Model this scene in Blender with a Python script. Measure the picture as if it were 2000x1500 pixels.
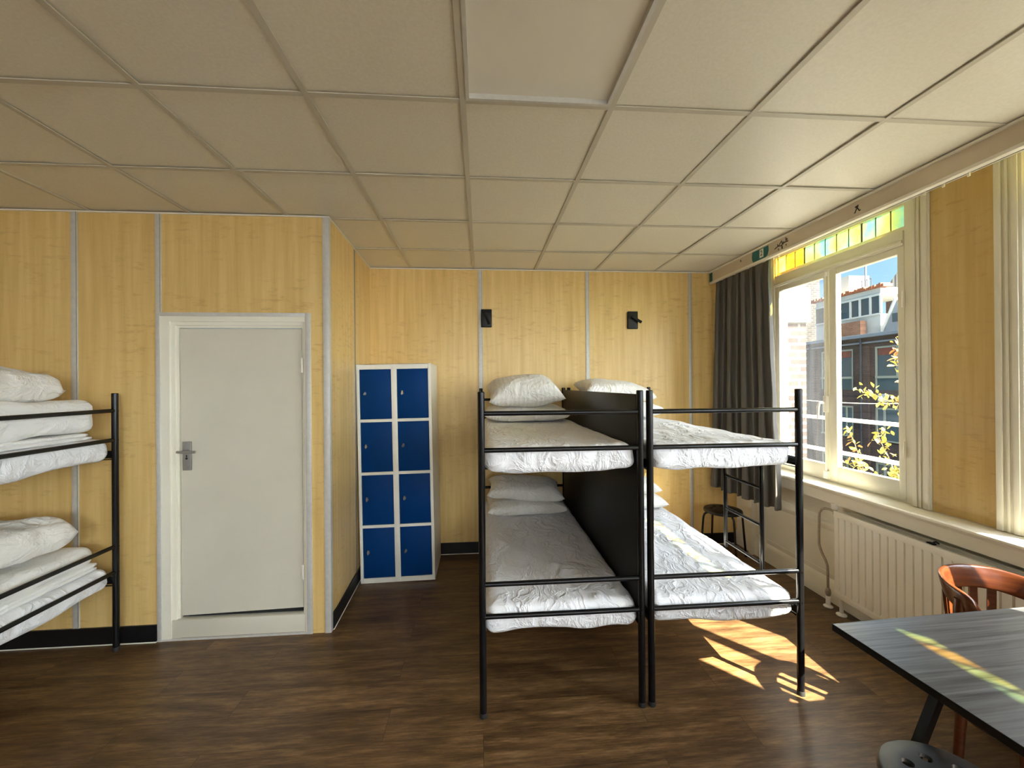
import bpy, bmesh, math, random
from math import sin, cos, pi, radians
from mathutils import Vector, Matrix, noise

random.seed(7)
S = bpy.context.scene
for o in list(bpy.data.objects):
    bpy.data.objects.remove(o)
COL = S.collection

# ------------------------------------------------------------------ camera
YAW, PITCH, ROLL, FPX, CAMZ = 0.07638858, 0.00165111, -0.00780581, 794.13, 1.625
fw = Vector((sin(YAW) * cos(PITCH), cos(YAW) * cos(PITCH), sin(PITCH)))
rt = Vector((cos(YAW), -sin(YAW), 0))
up = rt.cross(fw)
r2 = cos(ROLL) * rt + sin(ROLL) * up
u2 = -sin(ROLL) * rt + cos(ROLL) * up
cam = bpy.data.cameras.new('camera')
cam.sensor_width = 36.0
cam.lens = FPX / 2000 * 36.0
cam.clip_start = 0.02
cam.clip_end = 500
camo = bpy.data.objects.new('camera', cam)
COL.objects.link(camo)
camo.matrix_world = Matrix(((r2.x, u2.x, -fw.x, 0), (r2.y, u2.y, -fw.y, 0), (r2.z, u2.z, -fw.z, CAMZ), (0, 0, 0, 1)))
S.camera = camo

# ------------------------------------------------------------------ view, sun, sky
S.view_settings.view_transform = 'Standard'
S.view_settings.look = 'None'
S.view_settings.gamma = 1
S.view_settings.use_curve_mapping = False
S.view_settings.exposure = 2.5
SUN_TRAVEL = Vector((-1.0, 1.2, -1.68)).normalized()
sd = bpy.data.lights.new('sun', 'SUN')
sd.energy = 13.0
sd.angle = radians(0.53)
sd.color = (1.0, 0.90, 0.72)
so = bpy.data.objects.new('sun', sd)
COL.objects.link(so)
so.rotation_euler = SUN_TRAVEL.to_track_quat('-Z', 'Y').to_euler()
so.location = (12, -14, 20)

S.cycles.max_bounces = 14
S.cycles.diffuse_bounces = 8
S.cycles.glossy_bounces = 4
S.cycles.transparent_max_bounces = 24
S.cycles.sample_clamp_indirect = 6.0

W = bpy.data.worlds.new('sky')
S.world = W
W.use_nodes = True
wn, wl = W.node_tree.nodes, W.node_tree.links
wn.clear()
wo = wn.new('ShaderNodeOutputWorld')
bg = wn.new('ShaderNodeBackground')
wtc = wn.new('ShaderNodeTexCoord')
sep = wn.new('ShaderNodeSeparateXYZ')
wl.new(wtc.outputs['Generated'], sep.inputs[0])
ramp = wn.new('ShaderNodeValToRGB')
wl.new(sep.outputs['Z'], ramp.inputs[0])
ramp.color_ramp.elements[0].position = 0.0
ramp.color_ramp.elements[0].color = (0.13, 0.20, 0.24, 1)
ramp.color_ramp.elements[1].position = 0.45
ramp.color_ramp.elements[1].color = (0.030, 0.085, 0.16, 1)
# bright hazy sky around the sun
dot = wn.new('ShaderNodeVectorMath'); dot.operation = 'DOT_PRODUCT'
wl.new(wtc.outputs['Generated'], dot.inputs[0])
dot.inputs[1].default_value = tuple(Vector((1.0, -1.2, 0.85)).normalized())   # haze glow sits a little below the sun
mx = wn.new('ShaderNodeMath'); mx.operation = 'MAXIMUM'; mx.inputs[1].default_value = 0
wl.new(dot.outputs['Value'], mx.inputs[0])
pw = wn.new('ShaderNodeMath'); pw.operation = 'POWER'; pw.inputs[1].default_value = 2.6
wl.new(mx.outputs[0], pw.inputs[0])
halo = wn.new('ShaderNodeMixRGB'); halo.blend_type = 'ADD'
wl.new(pw.outputs[0], halo.inputs[0])
wl.new(ramp.outputs[0], halo.inputs[1])
halo.inputs[2].default_value = (4.4, 4.6, 4.95, 1)
# light wisps of cloud
cn = wn.new('ShaderNodeTexNoise'); cn.inputs['Scale'].default_value = 3.0; cn.inputs['Detail'].default_value = 6
wl.new(wtc.outputs['Generated'], cn.inputs['Vector'])
cr = wn.new('ShaderNodeValToRGB')
cr.color_ramp.elements[0].position = 0.5; cr.color_ramp.elements[1].position = 0.8
cr.color_ramp.elements[1].color = (0.05, 0.05, 0.05, 1); cr.color_ramp.elements[0].color = (0, 0, 0, 1)
wl.new(cn.outputs[0], cr.inputs[0])
cadd = wn.new('ShaderNodeMixRGB'); cadd.blend_type = 'ADD'; cadd.inputs[0].default_value = 1
wl.new(halo.outputs[0], cadd.inputs[1]); wl.new(cr.outputs[0], cadd.inputs[2])
wl.new(cadd.outputs[0], bg.inputs['Color'])
bg.inputs['Strength'].default_value = 1.0
wl.new(bg.outputs[0], wo.inputs['Surface'])

# ------------------------------------------------------------------ materials
def new_mat(name, color, rough=0.5, metal=0.0, spec=0.5):
    m = bpy.data.materials.new(name)
    m.use_nodes = True
    b = m.node_tree.nodes['Principled BSDF']
    b.inputs['Base Color'].default_value = (*color, 1)
    b.inputs['Roughness'].default_value = rough
    b.inputs['Metallic'].default_value = metal
    b.inputs['Specular IOR Level'].default_value = spec
    return m

def N(m, t, **kw):
    n = m.node_tree.nodes.new(t)
    for k, v in kw.items():
        if k.startswith('i_'):
            n.inputs[k[2:].replace('_', ' ')].default_value = v
        else:
            setattr(n, k, v)
    return n

def L(m, a, b):
    m.node_tree.links.new(a, b)

def coords(m, scale=(1, 1, 1), swap=None, loc=(0, 0, 0)):
    tc = N(m, 'ShaderNodeTexCoord')
    src = tc.outputs['Object']
    if swap:
        s = N(m, 'ShaderNodeSeparateXYZ'); L(m, src, s.inputs[0])
        c = N(m, 'ShaderNodeCombineXYZ')
        for i, ax in enumerate(swap):
            L(m, s.outputs[ax], c.inputs[i])
        src = c.outputs[0]
    mp = N(m, 'ShaderNodeMapping')
    mp.inputs['Scale'].default_value = scale
    mp.inputs['Location'].default_value = loc
    L(m, src, mp.inputs[0])
    return mp.outputs[0]

def ramp_node(m, fac, stops):
    r = N(m, 'ShaderNodeValToRGB')
    e = r.color_ramp.elements
    e[0].position, e[0].color = stops[0][0], (*stops[0][1], 1)
    e[1].position, e[1].color = stops[-1][0], (*stops[-1][1], 1)
    for p, c in stops[1:-1]:
        k = e.new(p); k.color = (*c, 1)
    L(m, fac, r.inputs[0])
    return r.outputs[0]

def noise_tex(m, vec, scale, detail=4, rough=0.5):
    n = N(m, 'ShaderNodeTexNoise')
    n.inputs['Scale'].default_value = scale
    n.inputs['Detail'].default_value = detail
    n.inputs['Roughness'].default_value = rough
    L(m, vec, n.inputs['Vector'])
    return n.outputs[0]

def mixc(m, a, b, fac, mode='MIX'):
    x = N(m, 'ShaderNodeMixRGB', blend_type=mode)
    if isinstance(fac, (int, float)): x.inputs[0].default_value = fac
    else: L(m, fac, x.inputs[0])
    for k, v in ((1, a), (2, b)):
        if isinstance(v, tuple): x.inputs[k].default_value = (*v, 1)
        else: L(m, v, x.inputs[k])
    return x.outputs[0]

def bump(m, h, strength=0.3, dist=0.01):
    b = N(m, 'ShaderNodeBump')
    b.inputs['Strength'].default_value = strength
    b.inputs['Distance'].default_value = dist
    L(m, h, b.inputs['Height'])
    L(m, b.outputs[0], m.node_tree.nodes['Principled BSDF'].inputs['Normal'])

def base(m, c):
    L(m, c, m.node_tree.nodes['Principled BSDF'].inputs['Base Color'])

def simple_noisy(name, col, rough, amt=0.08, scale=6, bumpamt=0.0, bscale=200, metal=0.0, spec=0.5):
    m = new_mat(name, col, rough, metal, spec)
    v = coords(m)
    n = noise_tex(m, v, scale, 4)
    lo = tuple(c * (1 - amt) for c in col); hi = tuple(min(1, c * (1 + amt)) for c in col)
    base(m, ramp_node(m, n, [(0.3, lo), (0.7, hi)]))
    if bumpamt:
        bump(m, noise_tex(m, v, bscale, 3), bumpamt, 0.002)
    return m

M = {}
# maple laminate: vertical figure with small horizontal flecks
def maple(name, seed, tint=1.0):
    m = new_mat(name, (0.6, 0.4, 0.2), 0.33, 0, 0.4)
    v = coords(m, (1, 1, 1), None, (seed, seed * 2.1, 0))
    vz = coords(m, (7, 7, 0.35), None, (seed, 0, 0))
    g = noise_tex(m, vz, 3.0, 6, 0.6)
    c1 = ramp_node(m, g, [(0.3, (0.60 * tint, 0.40 * tint, 0.140 * tint)), (0.5, (0.68 * tint, 0.475 * tint, 0.18 * tint)), (0.72, (0.75 * tint, 0.545 * tint, 0.23 * tint))])
    vf = coords(m, (11, 11, 38), None, (seed * 3, 0, 1))
    f = noise_tex(m, vf, 1.0, 3, 0.6)
    fl = ramp_node(m, f, [(0.54, (0, 0, 0)), (0.68, (1, 1, 1))])
    cl = noise_tex(m, v, 2.2, 2)
    cm = ramp_node(m, cl, [(0.40, (0.12, 0.12, 0.12)), (0.60, (0.75, 0.75, 0.75))])
    k = mixc(m, mixc(m, fl, cm, 1.0, 'MULTIPLY'), (0.6, 0.6, 0.6), 1.0, 'MULTIPLY')
    base(m, mixc(m, c1, (0.46 * tint, 0.265 * tint, 0.10 * tint), k))
    return m
M['maple'] = maple('maple_laminate', 0.0)
M['maple_back'] = maple('maple_laminate_back', 4.3, 1.08)  # same laminate, base colour lightened to brighten the dim back walls
M['maple_dark'] = maple('maple_laminate_pier', 8.1, 0.92)

def floor_mat():
    m = new_mat('oak_vinyl', (0.1, 0.06, 0.03), 0.36, 0, 0.45)
    v = coords(m)
    br = N(m, 'ShaderNodeTexBrick')
    br.offset = 0.37
    br.inputs['Scale'].default_value = 1.0
    br.inputs['Brick Width'].default_value = 1.25
    br.inputs['Row Height'].default_value = 0.19
    br.inputs['Mortar Size'].default_value = 0.0012
    br.inputs['Mortar Smooth'].default_value = 0.2
    br.inputs['Color1'].default_value = (0.82, 0.82, 0.82, 1)
    br.inputs['Color2'].default_value = (1.12, 1.12, 1.12, 1)
    br.inputs['Mortar'].default_value = (0.35, 0.35, 0.35, 1)
    L(m, v, br.inputs['Vector'])
    # shift the grain per plank
    add = N(m, 'ShaderNodeVectorMath', operation='ADD')
    L(m, v, add.inputs[0])
    sc = N(m, 'ShaderNodeVectorMath', operation='SCALE'); sc.inputs['Scale'].default_value = 9.0
    L(m, br.outputs['Color'], sc.inputs[0]); L(m, sc.outputs[0], add.inputs[1])
    mp = N(m, 'ShaderNodeMapping'); mp.inputs['Scale'].default_value = (1.0, 7.5, 1); L(m, add.outputs[0], mp.inputs[0])
    g = noise_tex(m, mp.outputs[0], 2.6, 9, 0.68)
    c = ramp_node(m, g, [(0.28, (0.038, 0.019, 0.008)), (0.44, (0.102, 0.054, 0.022)), (0.57, (0.172, 0.095, 0.039)), (0.72, (0.275, 0.165, 0.072))])
    mp2 = N(m, 'ShaderNodeMapping'); mp2.inputs['Scale'].default_value = (6, 60, 1); L(m, add.outputs[0], mp2.inputs[0])
    fine = noise_tex(m, mp2.outputs[0], 2.0, 4, 0.7)
    fr = ramp_node(m, fine, [(0.32, (0.55, 0.55, 0.55)), (0.62, (1.15, 1.15, 1.15))])
    c = mixc(m, c, fr, 1.0, 'MULTIPLY')
    # knots
    vo = N(m, 'ShaderNodeTexVoronoi'); vo.inputs['Scale'].default_value = 1.0
    mp3 = N(m, 'ShaderNodeMapping'); mp3.inputs['Scale'].default_value = (1.6, 3.4, 1); L(m, add.outputs[0], mp3.inputs[0])
    L(m, mp3.outputs[0], vo.inputs['Vector'])
    kn = ramp_node(m, vo.outputs['Distance'], [(0.02, (0.3, 0.3, 0.3)), (0.11, (1, 1, 1))])
    c = mixc(m, c, kn, 0.75, 'MULTIPLY')
    c = mixc(m, c, br.outputs['Color'], 1.0, 'MULTIPLY')
    base(m, c)
    bump(m, fine, 0.12, 0.002)
    rr = N(m, 'ShaderNodeMapRange'); L(m, g, rr.inputs[0])
    rr.inputs[3].default_value = 0.30; rr.inputs[4].default_value = 0.48
    L(m, rr.outputs[0], m.node_tree.nodes['Principled BSDF'].inputs['Roughness'])
    return m
M['floor'] = floor_mat()

def tile_mat():
    m = new_mat('ceiling_tile', (0.76, 0.74, 0.64), 0.42, 0, 0.55)
    v = coords(m)
    n = noise_tex(m, v, 90, 3)
    base(m, ramp_node(m, n, [(0.3, (0.72, 0.69, 0.585)), (0.7, (0.78, 0.75, 0.645))]))
    bump(m, noise_tex(m, v, 260, 2), 0.12, 0.001)
    return m
M['tile'] = tile_mat()
M['tbar'] = simple_noisy('ceiling_grid_metal', (0.55, 0.52, 0.43), 0.45, 0.03)
M['alu'] = simple_noisy('brushed_aluminium', (0.58, 0.57, 0.53), 0.42, 0.05, 40, metal=0.15)
M['alu_dark'] = simple_noisy('dull_aluminium', (0.30, 0.29, 0.27), 0.45, 0.05, 40, metal=0.4)
M['cream'] = simple_noisy('cream_gloss_paint', (0.80, 0.77, 0.65), 0.32, 0.04, 4, 0.05, 60)
M['door'] = simple_noisy('white_door_paint', (0.64, 0.605, 0.50), 0.42, 0.03, 3, 0.04, 90)
M['white_trim'] = simple_noisy('white_trim', (0.80, 0.77, 0.68), 0.4, 0.03)
M['black_base'] = simple_noisy('black_skirting', (0.006, 0.006, 0.007), 0.4, 0.2, 8, spec=.3)
M['black_metal'] = simple_noisy('black_powder_coat', (0.004, 0.004, 0.0045), 0.22, 0.2, 30, spec=0.32)
M['black_panel'] = simple_noisy('black_board', (0.005, 0.005, 0.0045), 0.36, 0.1, 5, spec=0.25)
M['black_plastic'] = simple_noisy('black_plastic', (0.006, 0.006, 0.006), 0.4, 0.2, 20, spec=.3)
M['stool_top'] = simple_noisy('dark_grey_plastic', (0.034, 0.043, 0.054), 0.38, 0.12, 30, 0.08, 300)
M['chrome'] = simple_noisy('worn_chrome', (0.62, 0.61, 0.58), 0.28, 0.08, 50, metal=0.9)
M['copper'] = simple_noisy('worn_pipe', (0.42, 0.36, 0.28), 0.42, 0.15, 60, metal=0.6)
M['radiator'] = simple_noisy('radiator_enamel', (0.84, 0.82, 0.74), 0.3, 0.03, 5)
M['blue'] = simple_noisy('blue_locker_enamel', (0.0005, 0.034, 0.150), 0.5, 0.08, 4, 0.03, 200, spec=.10)
M['locker_white'] = simple_noisy('locker_body_enamel', (0.78, 0.76, 0.68), 0.4, 0.03, 4)
M['rubber'] = simple_noisy('black_rubber', (0.01, 0.01, 0.01), 0.7, 0.1, 20)
M['teal'] = simple_noisy('teal_sticker', (0.01, 0.13, 0.12), 0.5, 0.15, 30)
M['paper'] = simple_noisy('white_paper', (0.75, 0.74, 0.68), 0.6, 0.04, 30)
M['ink'] = simple_noisy('black_ink', (0.015, 0.012, 0.01), 0.6, 0.1, 30)
M['fascia'] = simple_noisy('fascia_paint', (0.58, 0.50, 0.38), 0.45, 0.10, 3)
M['gap_shade'] = new_mat('painted_gap_shade', (0.01, 0.009, 0.008), 0.8)

def linen(name, col, wr=0.5, stripes=False, stretch=(14, 3.5, 14)):
    m = new_mat(name, col, 0.85, 0, 0.2)
    v = coords(m)
    vs = coords(m, stretch)
    vd = N(m, 'ShaderNodeVectorMath', operation='ADD'); L(m, vs, vd.inputs[0])
    wn_ = N(m, 'ShaderNodeTexNoise'); wn_.inputs['Scale'].default_value = 3.0; L(m, v, wn_.inputs['Vector'])
    sc = N(m, 'ShaderNodeVectorMath', operation='SCALE'); sc.inputs['Scale'].default_value = 3.5
    L(m, wn_.outputs['Color'], sc.inputs[0]); L(m, sc.outputs[0], vd.inputs[1])
    a = noise_tex(m, vd.outputs[0], 1.1, 5, 0.55)
    ab = N(m, 'ShaderNodeMath', operation='ABSOLUTE')
    su = N(m, 'ShaderNodeMath', operation='SUBTRACT'); L(m, a, su.inputs[0]); su.inputs[1].default_value = 0.5
    L(m, su.outputs[0], ab.inputs[0])
    rg = N(m, 'ShaderNodeMath', operation='MULTIPLY_ADD'); L(m, ab.outputs[0], rg.inputs[0]); rg.inputs[1].default_value = -5.0; rg.inputs[2].default_value = 1.0
    rm = N(m, 'ShaderNodeMath', operation='MAXIMUM'); L(m, rg.outputs[0], rm.inputs[0]); rm.inputs[1].default_value = 0
    rp = N(m, 'ShaderNodeMath', operation='POWER'); L(m, rm.outputs[0], rp.inputs[0]); rp.inputs[1].default_value = 3.0
    big = noise_tex(m, vs, 1.7, 2)
    sm = N(m, 'ShaderNodeMath', operation='MULTIPLY'); L(m, rp.outputs[0], sm.inputs[0]); L(m, big, sm.inputs[1])
    h = sm.outputs[0]
    if stripes:
        w = N(m, 'ShaderNodeTexWave', wave_type='BANDS', bands_direction='X'); w.inputs['Scale'].default_value = 9
        L(m, v, w.inputs['Vector'])
        ad = N(m, 'ShaderNodeMath', operation='MULTIPLY_ADD'); L(m, w.outputs['Fac'], ad.inputs[0]); ad.inputs[1].default_value = 0.08
        L(m, h, ad.inputs[2]); h = ad.outputs[0]
        base(m, ramp_node(m, w.outputs['Fac'], [(0.45, tuple(c * 0.94 for c in col)), (0.55, col)]))
    bump(m, h, wr, 0.028)
    b = m.node_tree.nodes['Principled BSDF']
    b.inputs['Sheen Weight'].default_value = 0.15
    return m
M['sheet'] = linen('white_cotton_sheet', (0.78, 0.78, 0.79), 0.55, False, (7.5, 2.2, 5))
M['pillow'] = linen('white_pillow_cotton', (0.80, 0.78, 0.73), 0.5, True, (9, 5, 9))
M['pillow_plain'] = linen('plain_pillow_cotton', (0.78, 0.76, 0.71), 0.5, False, (9, 5, 9))
M['duvet'] = linen('duvet_cotton', (0.80, 0.79, 0.76), 0.4, False, (6, 6, 8))

def curtain_mat():
    m = new_mat('grey_curtain_cloth', (0.15, 0.14, 0.125), 0.9, 0, 0.15)
    v = coords(m, (900, 900, 900))
    n = noise_tex(m, v, 1, 2)
    base(m, ramp_node(m, n, [(0.35, (0.125, 0.117, 0.104)), (0.65, (0.185, 0.174, 0.156))]))
    bump(m, n, 0.2, 0.001)
    nt = m.node_tree
    b = nt.nodes['Principled BSDF']; out = nt.nodes['Material Output']
    tr = N(m, 'ShaderNodeBsdfTranslucent'); tr.inputs[0].default_value = (0.10, 0.09, 0.075, 1)
    mxs = N(m, 'ShaderNodeMixShader'); mxs.inputs[0].default_value = 0.15
    L(m, b.outputs[0], mxs.inputs[1]); L(m, tr.outputs[0], mxs.inputs[2]); L(m, mxs.outputs[0], out.inputs[0])
    return m
M['curtain'] = curtain_mat()

def table_mat():
    m = new_mat('grey_woodgrain_laminate', (0.1, 0.1, 0.1), 0.30, 0, 0.5)
    v = coords(m, (2.4, 95, 1))
    n = noise_tex(m, v, 1.0, 5, 0.6)
    base(m, ramp_node(m, n, [(0.32, (0.022, 0.024, 0.027)), (0.5, (0.058, 0.062, 0.066)), (0.7, (0.11, 0.114, 0.12))]))
    bump(m, n, 0.25, 0.002)
    return m
M['table'] = table_mat()

def chairwood():
    m = new_mat('red_brown_varnished_wood', (0.2, 0.05, 0.02), 0.3, 0, 0.45)
    v = coords(m, (4, 4, 40))
    n = noise_tex(m, v, 1.5, 4, 0.6)
    base(m, ramp_node(m, n, [(0.3, (0.055, 0.013, 0.004)), (0.6, (0.10, 0.026, 0.007)), (0.8, (0.16, 0.046, 0.013))]))
    m.node_tree.nodes['Principled BSDF'].inputs['Coat Weight'].default_value = 0.12
    return m
M['chairwood'] = chairwood()

def glass_mat(name, tint=(0.97, 0.985, 0.975), haze=0.0, hazecol=(0.7, 0.72, 0.72)):
    m = bpy.data.materials.new(name); m.use_nodes = True
    nt = m.node_tree; nt.nodes.clear()
    out = N(m, 'ShaderNodeOutputMaterial')
    tr = N(m, 'ShaderNodeBsdfTransparent'); tr.inputs[0].default_value = (*tint, 1)
    gl = N(m, 'ShaderNodeBsdfGlossy'); gl.inputs['Roughness'].default_value = 0.02
    lw = N(m, 'ShaderNodeLayerWeight'); lw.inputs['Blend'].default_value = 0.5
    p5 = N(m, 'ShaderNodeMath', operation='POWER'); L(m, lw.outputs['Facing'], p5.inputs[0]); p5.inputs[1].default_value = 5
    fr = N(m, 'ShaderNodeMath', operation='MULTIPLY_ADD'); L(m, p5.outputs[0], fr.inputs[0]); fr.inputs[1].default_value = .5; fr.inputs[2].default_value = .03
    a = N(m, 'ShaderNodeMixShader'); L(m, fr.outputs[0], a.inputs[0]); L(m, tr.outputs[0], a.inputs[1]); L(m, gl.outputs[0], a.inputs[2])
    last = a.outputs[0]
    if haze:
        df = N(m, 'ShaderNodeBsdfTranslucent'); df.inputs[0].default_value = (*hazecol, 1)
        b = N(m, 'ShaderNodeMixShader')
        v = coords(m, (1, 5, 1)); n = noise_tex(m, v, 2.5, 4)
        mr = N(m, 'ShaderNodeMapRange'); L(m, n, mr.inputs[0]); mr.inputs[1].default_value = 0.3; mr.inputs[2].default_value = 0.7
        mr.inputs[3].default_value = haze * 0.6; mr.inputs[4].default_value = haze * 1.4
        L(m, mr.outputs[0], b.inputs[0]); L(m, last, b.inputs[1]); L(m, df.outputs[0], b.inputs[2]); last = b.outputs[0]
    L(m, last, out.inputs[0])
    return m
M['glass'] = glass_mat('window_glass')
M['glass_haze'] = glass_mat('dusty_window_glass', (0.86, 0.88, 0.90), 0.012)

def leaded_mat(name, cols, seed):
    m = bpy.data.materials.new(name); m.use_nodes = True
    nt = m.node_tree; nt.nodes.clear()
    out = N(m, 'ShaderNodeOutputMaterial')
    v = coords(m, (1, 4, 3), None, (0, seed, seed * .7)); n = noise_tex(m, v, 2.0, 3)
    c = ramp_node(m, n, cols)
    tr = N(m, 'ShaderNodeBsdfTransparent'); L(m, c, tr.inputs[0])
    tl = N(m, 'ShaderNodeBsdfTranslucent'); L(m, c, tl.inputs[0])
    gl = N(m, 'ShaderNodeBsdfGlossy'); gl.inputs['Roughness'].default_value = 0.08
    a = N(m, 'ShaderNodeMixShader'); a.inputs[0].default_value = 0.07; L(m, tr.outputs[0], a.inputs[1]); L(m, tl.outputs[0], a.inputs[2])
    b = N(m, 'ShaderNodeMixShader'); b.inputs[0].default_value = 0.05; L(m, a.outputs[0], b.inputs[1]); L(m, gl.outputs[0], b.inputs[2])
    L(m, b.outputs[0], out.inputs[0])
    return m
M['lead_green'] = leaded_mat('pale_green_leaded_glass', [(0.35, (0.92, 0.86, 0.30)), (0.5, (0.74, 0.84, 0.46)), (0.65, (0.48, 0.76, 0.62))], 1.0)
M['lead_yellow'] = leaded_mat('amber_leaded_glass', [(0.3, (0.92, 0.62, 0.12)), (0.7, (0.96, 0.80, 0.26))], 5.0)
M['lead'] = simple_noisy('lead_came', (0.06, 0.065, 0.065), 0.5, 0.1, 30)

def brick_mat(name, c1, c2, mortar, bw=0.21, bh=0.065, swap='YZX', mort=0.012):
    m = new_mat(name, c1, 0.85, 0, 0.2)
    v = coords(m, (1, 1, 1), swap)
    br = N(m, 'ShaderNodeTexBrick')
    br.inputs['Scale'].default_value = 1
    br.inputs['Brick Width'].default_value = bw
    br.inputs['Row Height'].default_value = bh
    br.inputs['Mortar Size'].default_value = mort
    br.inputs['Color1'].default_value = (*c1, 1); br.inputs['Color2'].default_value = (*c2, 1)
    br.inputs['Mortar'].default_value = (*mortar, 1)
    L(m, v, br.inputs['Vector'])
    n = noise_tex(m, coords(m), 1.3, 5)
    k = ramp_node(m, n, [(0.3, (0.75, 0.75, 0.75)), (0.7, (1.2, 1.2, 1.2))])
    base(m, mixc(m, br.outputs['Color'], k, 1.0, 'MULTIPLY'))
    return m
M['brick_far'] = brick_mat('dark_facade_brick', (0.048, 0.027, 0.024), (0.080, 0.045, 0.037), (0.095, 0.080, 0.070), 0.22, 0.075)  # outdoor bricks made darker than their own tone, against the bright exposure
M['brick_side'] = brick_mat('pale_gable_brick', (0.050, 0.043, 0.036), (0.036, 0.031, 0.026), (0.075, 0.070, 0.060), 0.5, 0.16, 'XZY', 0.03)
M['brick_near'] = brick_mat('near_pier_brick', (0.042, 0.028, 0.022), (0.058, 0.041, 0.032), (0.115, 0.108, 0.085), 0.215, 0.075, 'XZY', 0.014)
M['brick_red'] = brick_mat('red_roof_brick', (0.22, 0.09, 0.05), (0.30, 0.13, 0.07), (0.22, 0.18, 0.14), 0.25, 0.09)
M['ext_white'] = simple_noisy('exterior_white_paint', (0.45, 0.45, 0.41), 0.6, 0.06, 2)  # white dimmed in the colour so the daylit view does not wash out
M['ext_cream'] = simple_noisy('exterior_cream_frames', (0.28, 0.28, 0.21), 0.6, 0.06, 2)
M['ext_bluegreen'] = simple_noisy('blue_green_panel', (0.025, 0.055, 0.06), 0.5, 0.1, 3)
M['ext_grey'] = simple_noisy('zinc_coping', (0.19, 0.205, 0.22), 0.6, 0.08, 2)
M['ext_dark'] = simple_noisy('dark_exterior_metal', (0.03, 0.03, 0.035), 0.6, 0.1, 3)
M['ext_orange'] = simple_noisy('orange_roof_tile', (0.26, 0.085, 0.035), 0.8, 0.3, 8)
M['street'] = simple_noisy('street_paving', (0.038, 0.036, 0.033), 0.9, 0.15, 1)  # paving darkened to hold back light bouncing onto the ceiling
M['ext_glass'] = new_mat('far_window_glass', (0.030, 0.042, 0.046), 0.08, 0, 0.7)
M['ext_curtain'] = simple_noisy('far_red_blind', (0.18, 0.05, 0.03), 0.8, 0.2, 5)
M['leaf'] = simple_noisy('yellow_green_leaf', (0.26, 0.21, 0.03), 0.6, 0.35, 25)
M['leaf_red'] = simple_noisy('orange_leaf', (0.26, 0.12, 0.035), 0.6, 0.3, 25)
M['twig'] = simple_noisy('brown_twig', (0.16, 0.11, 0.06), 0.8, 0.2, 25)

def pantile_mat():
    m = new_mat('grey_pantiles', (0.14, 0.13, 0.13), 0.7)
    v = coords(m, (1, 1, 1), 'YZX')
    w = N(m, 'ShaderNodeTexWave', wave_type='BANDS', bands_direction='X'); w.inputs['Scale'].default_value = 1.2
    L(m, v, w.inputs['Vector'])
    base(m, ramp_node(m, w.outputs['Fac'], [(0.2, (0.09, 0.085, 0.085)), (0.8, (0.30, 0.29, 0.28))]))
    return m
M['pantile'] = pantile_mat()

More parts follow.
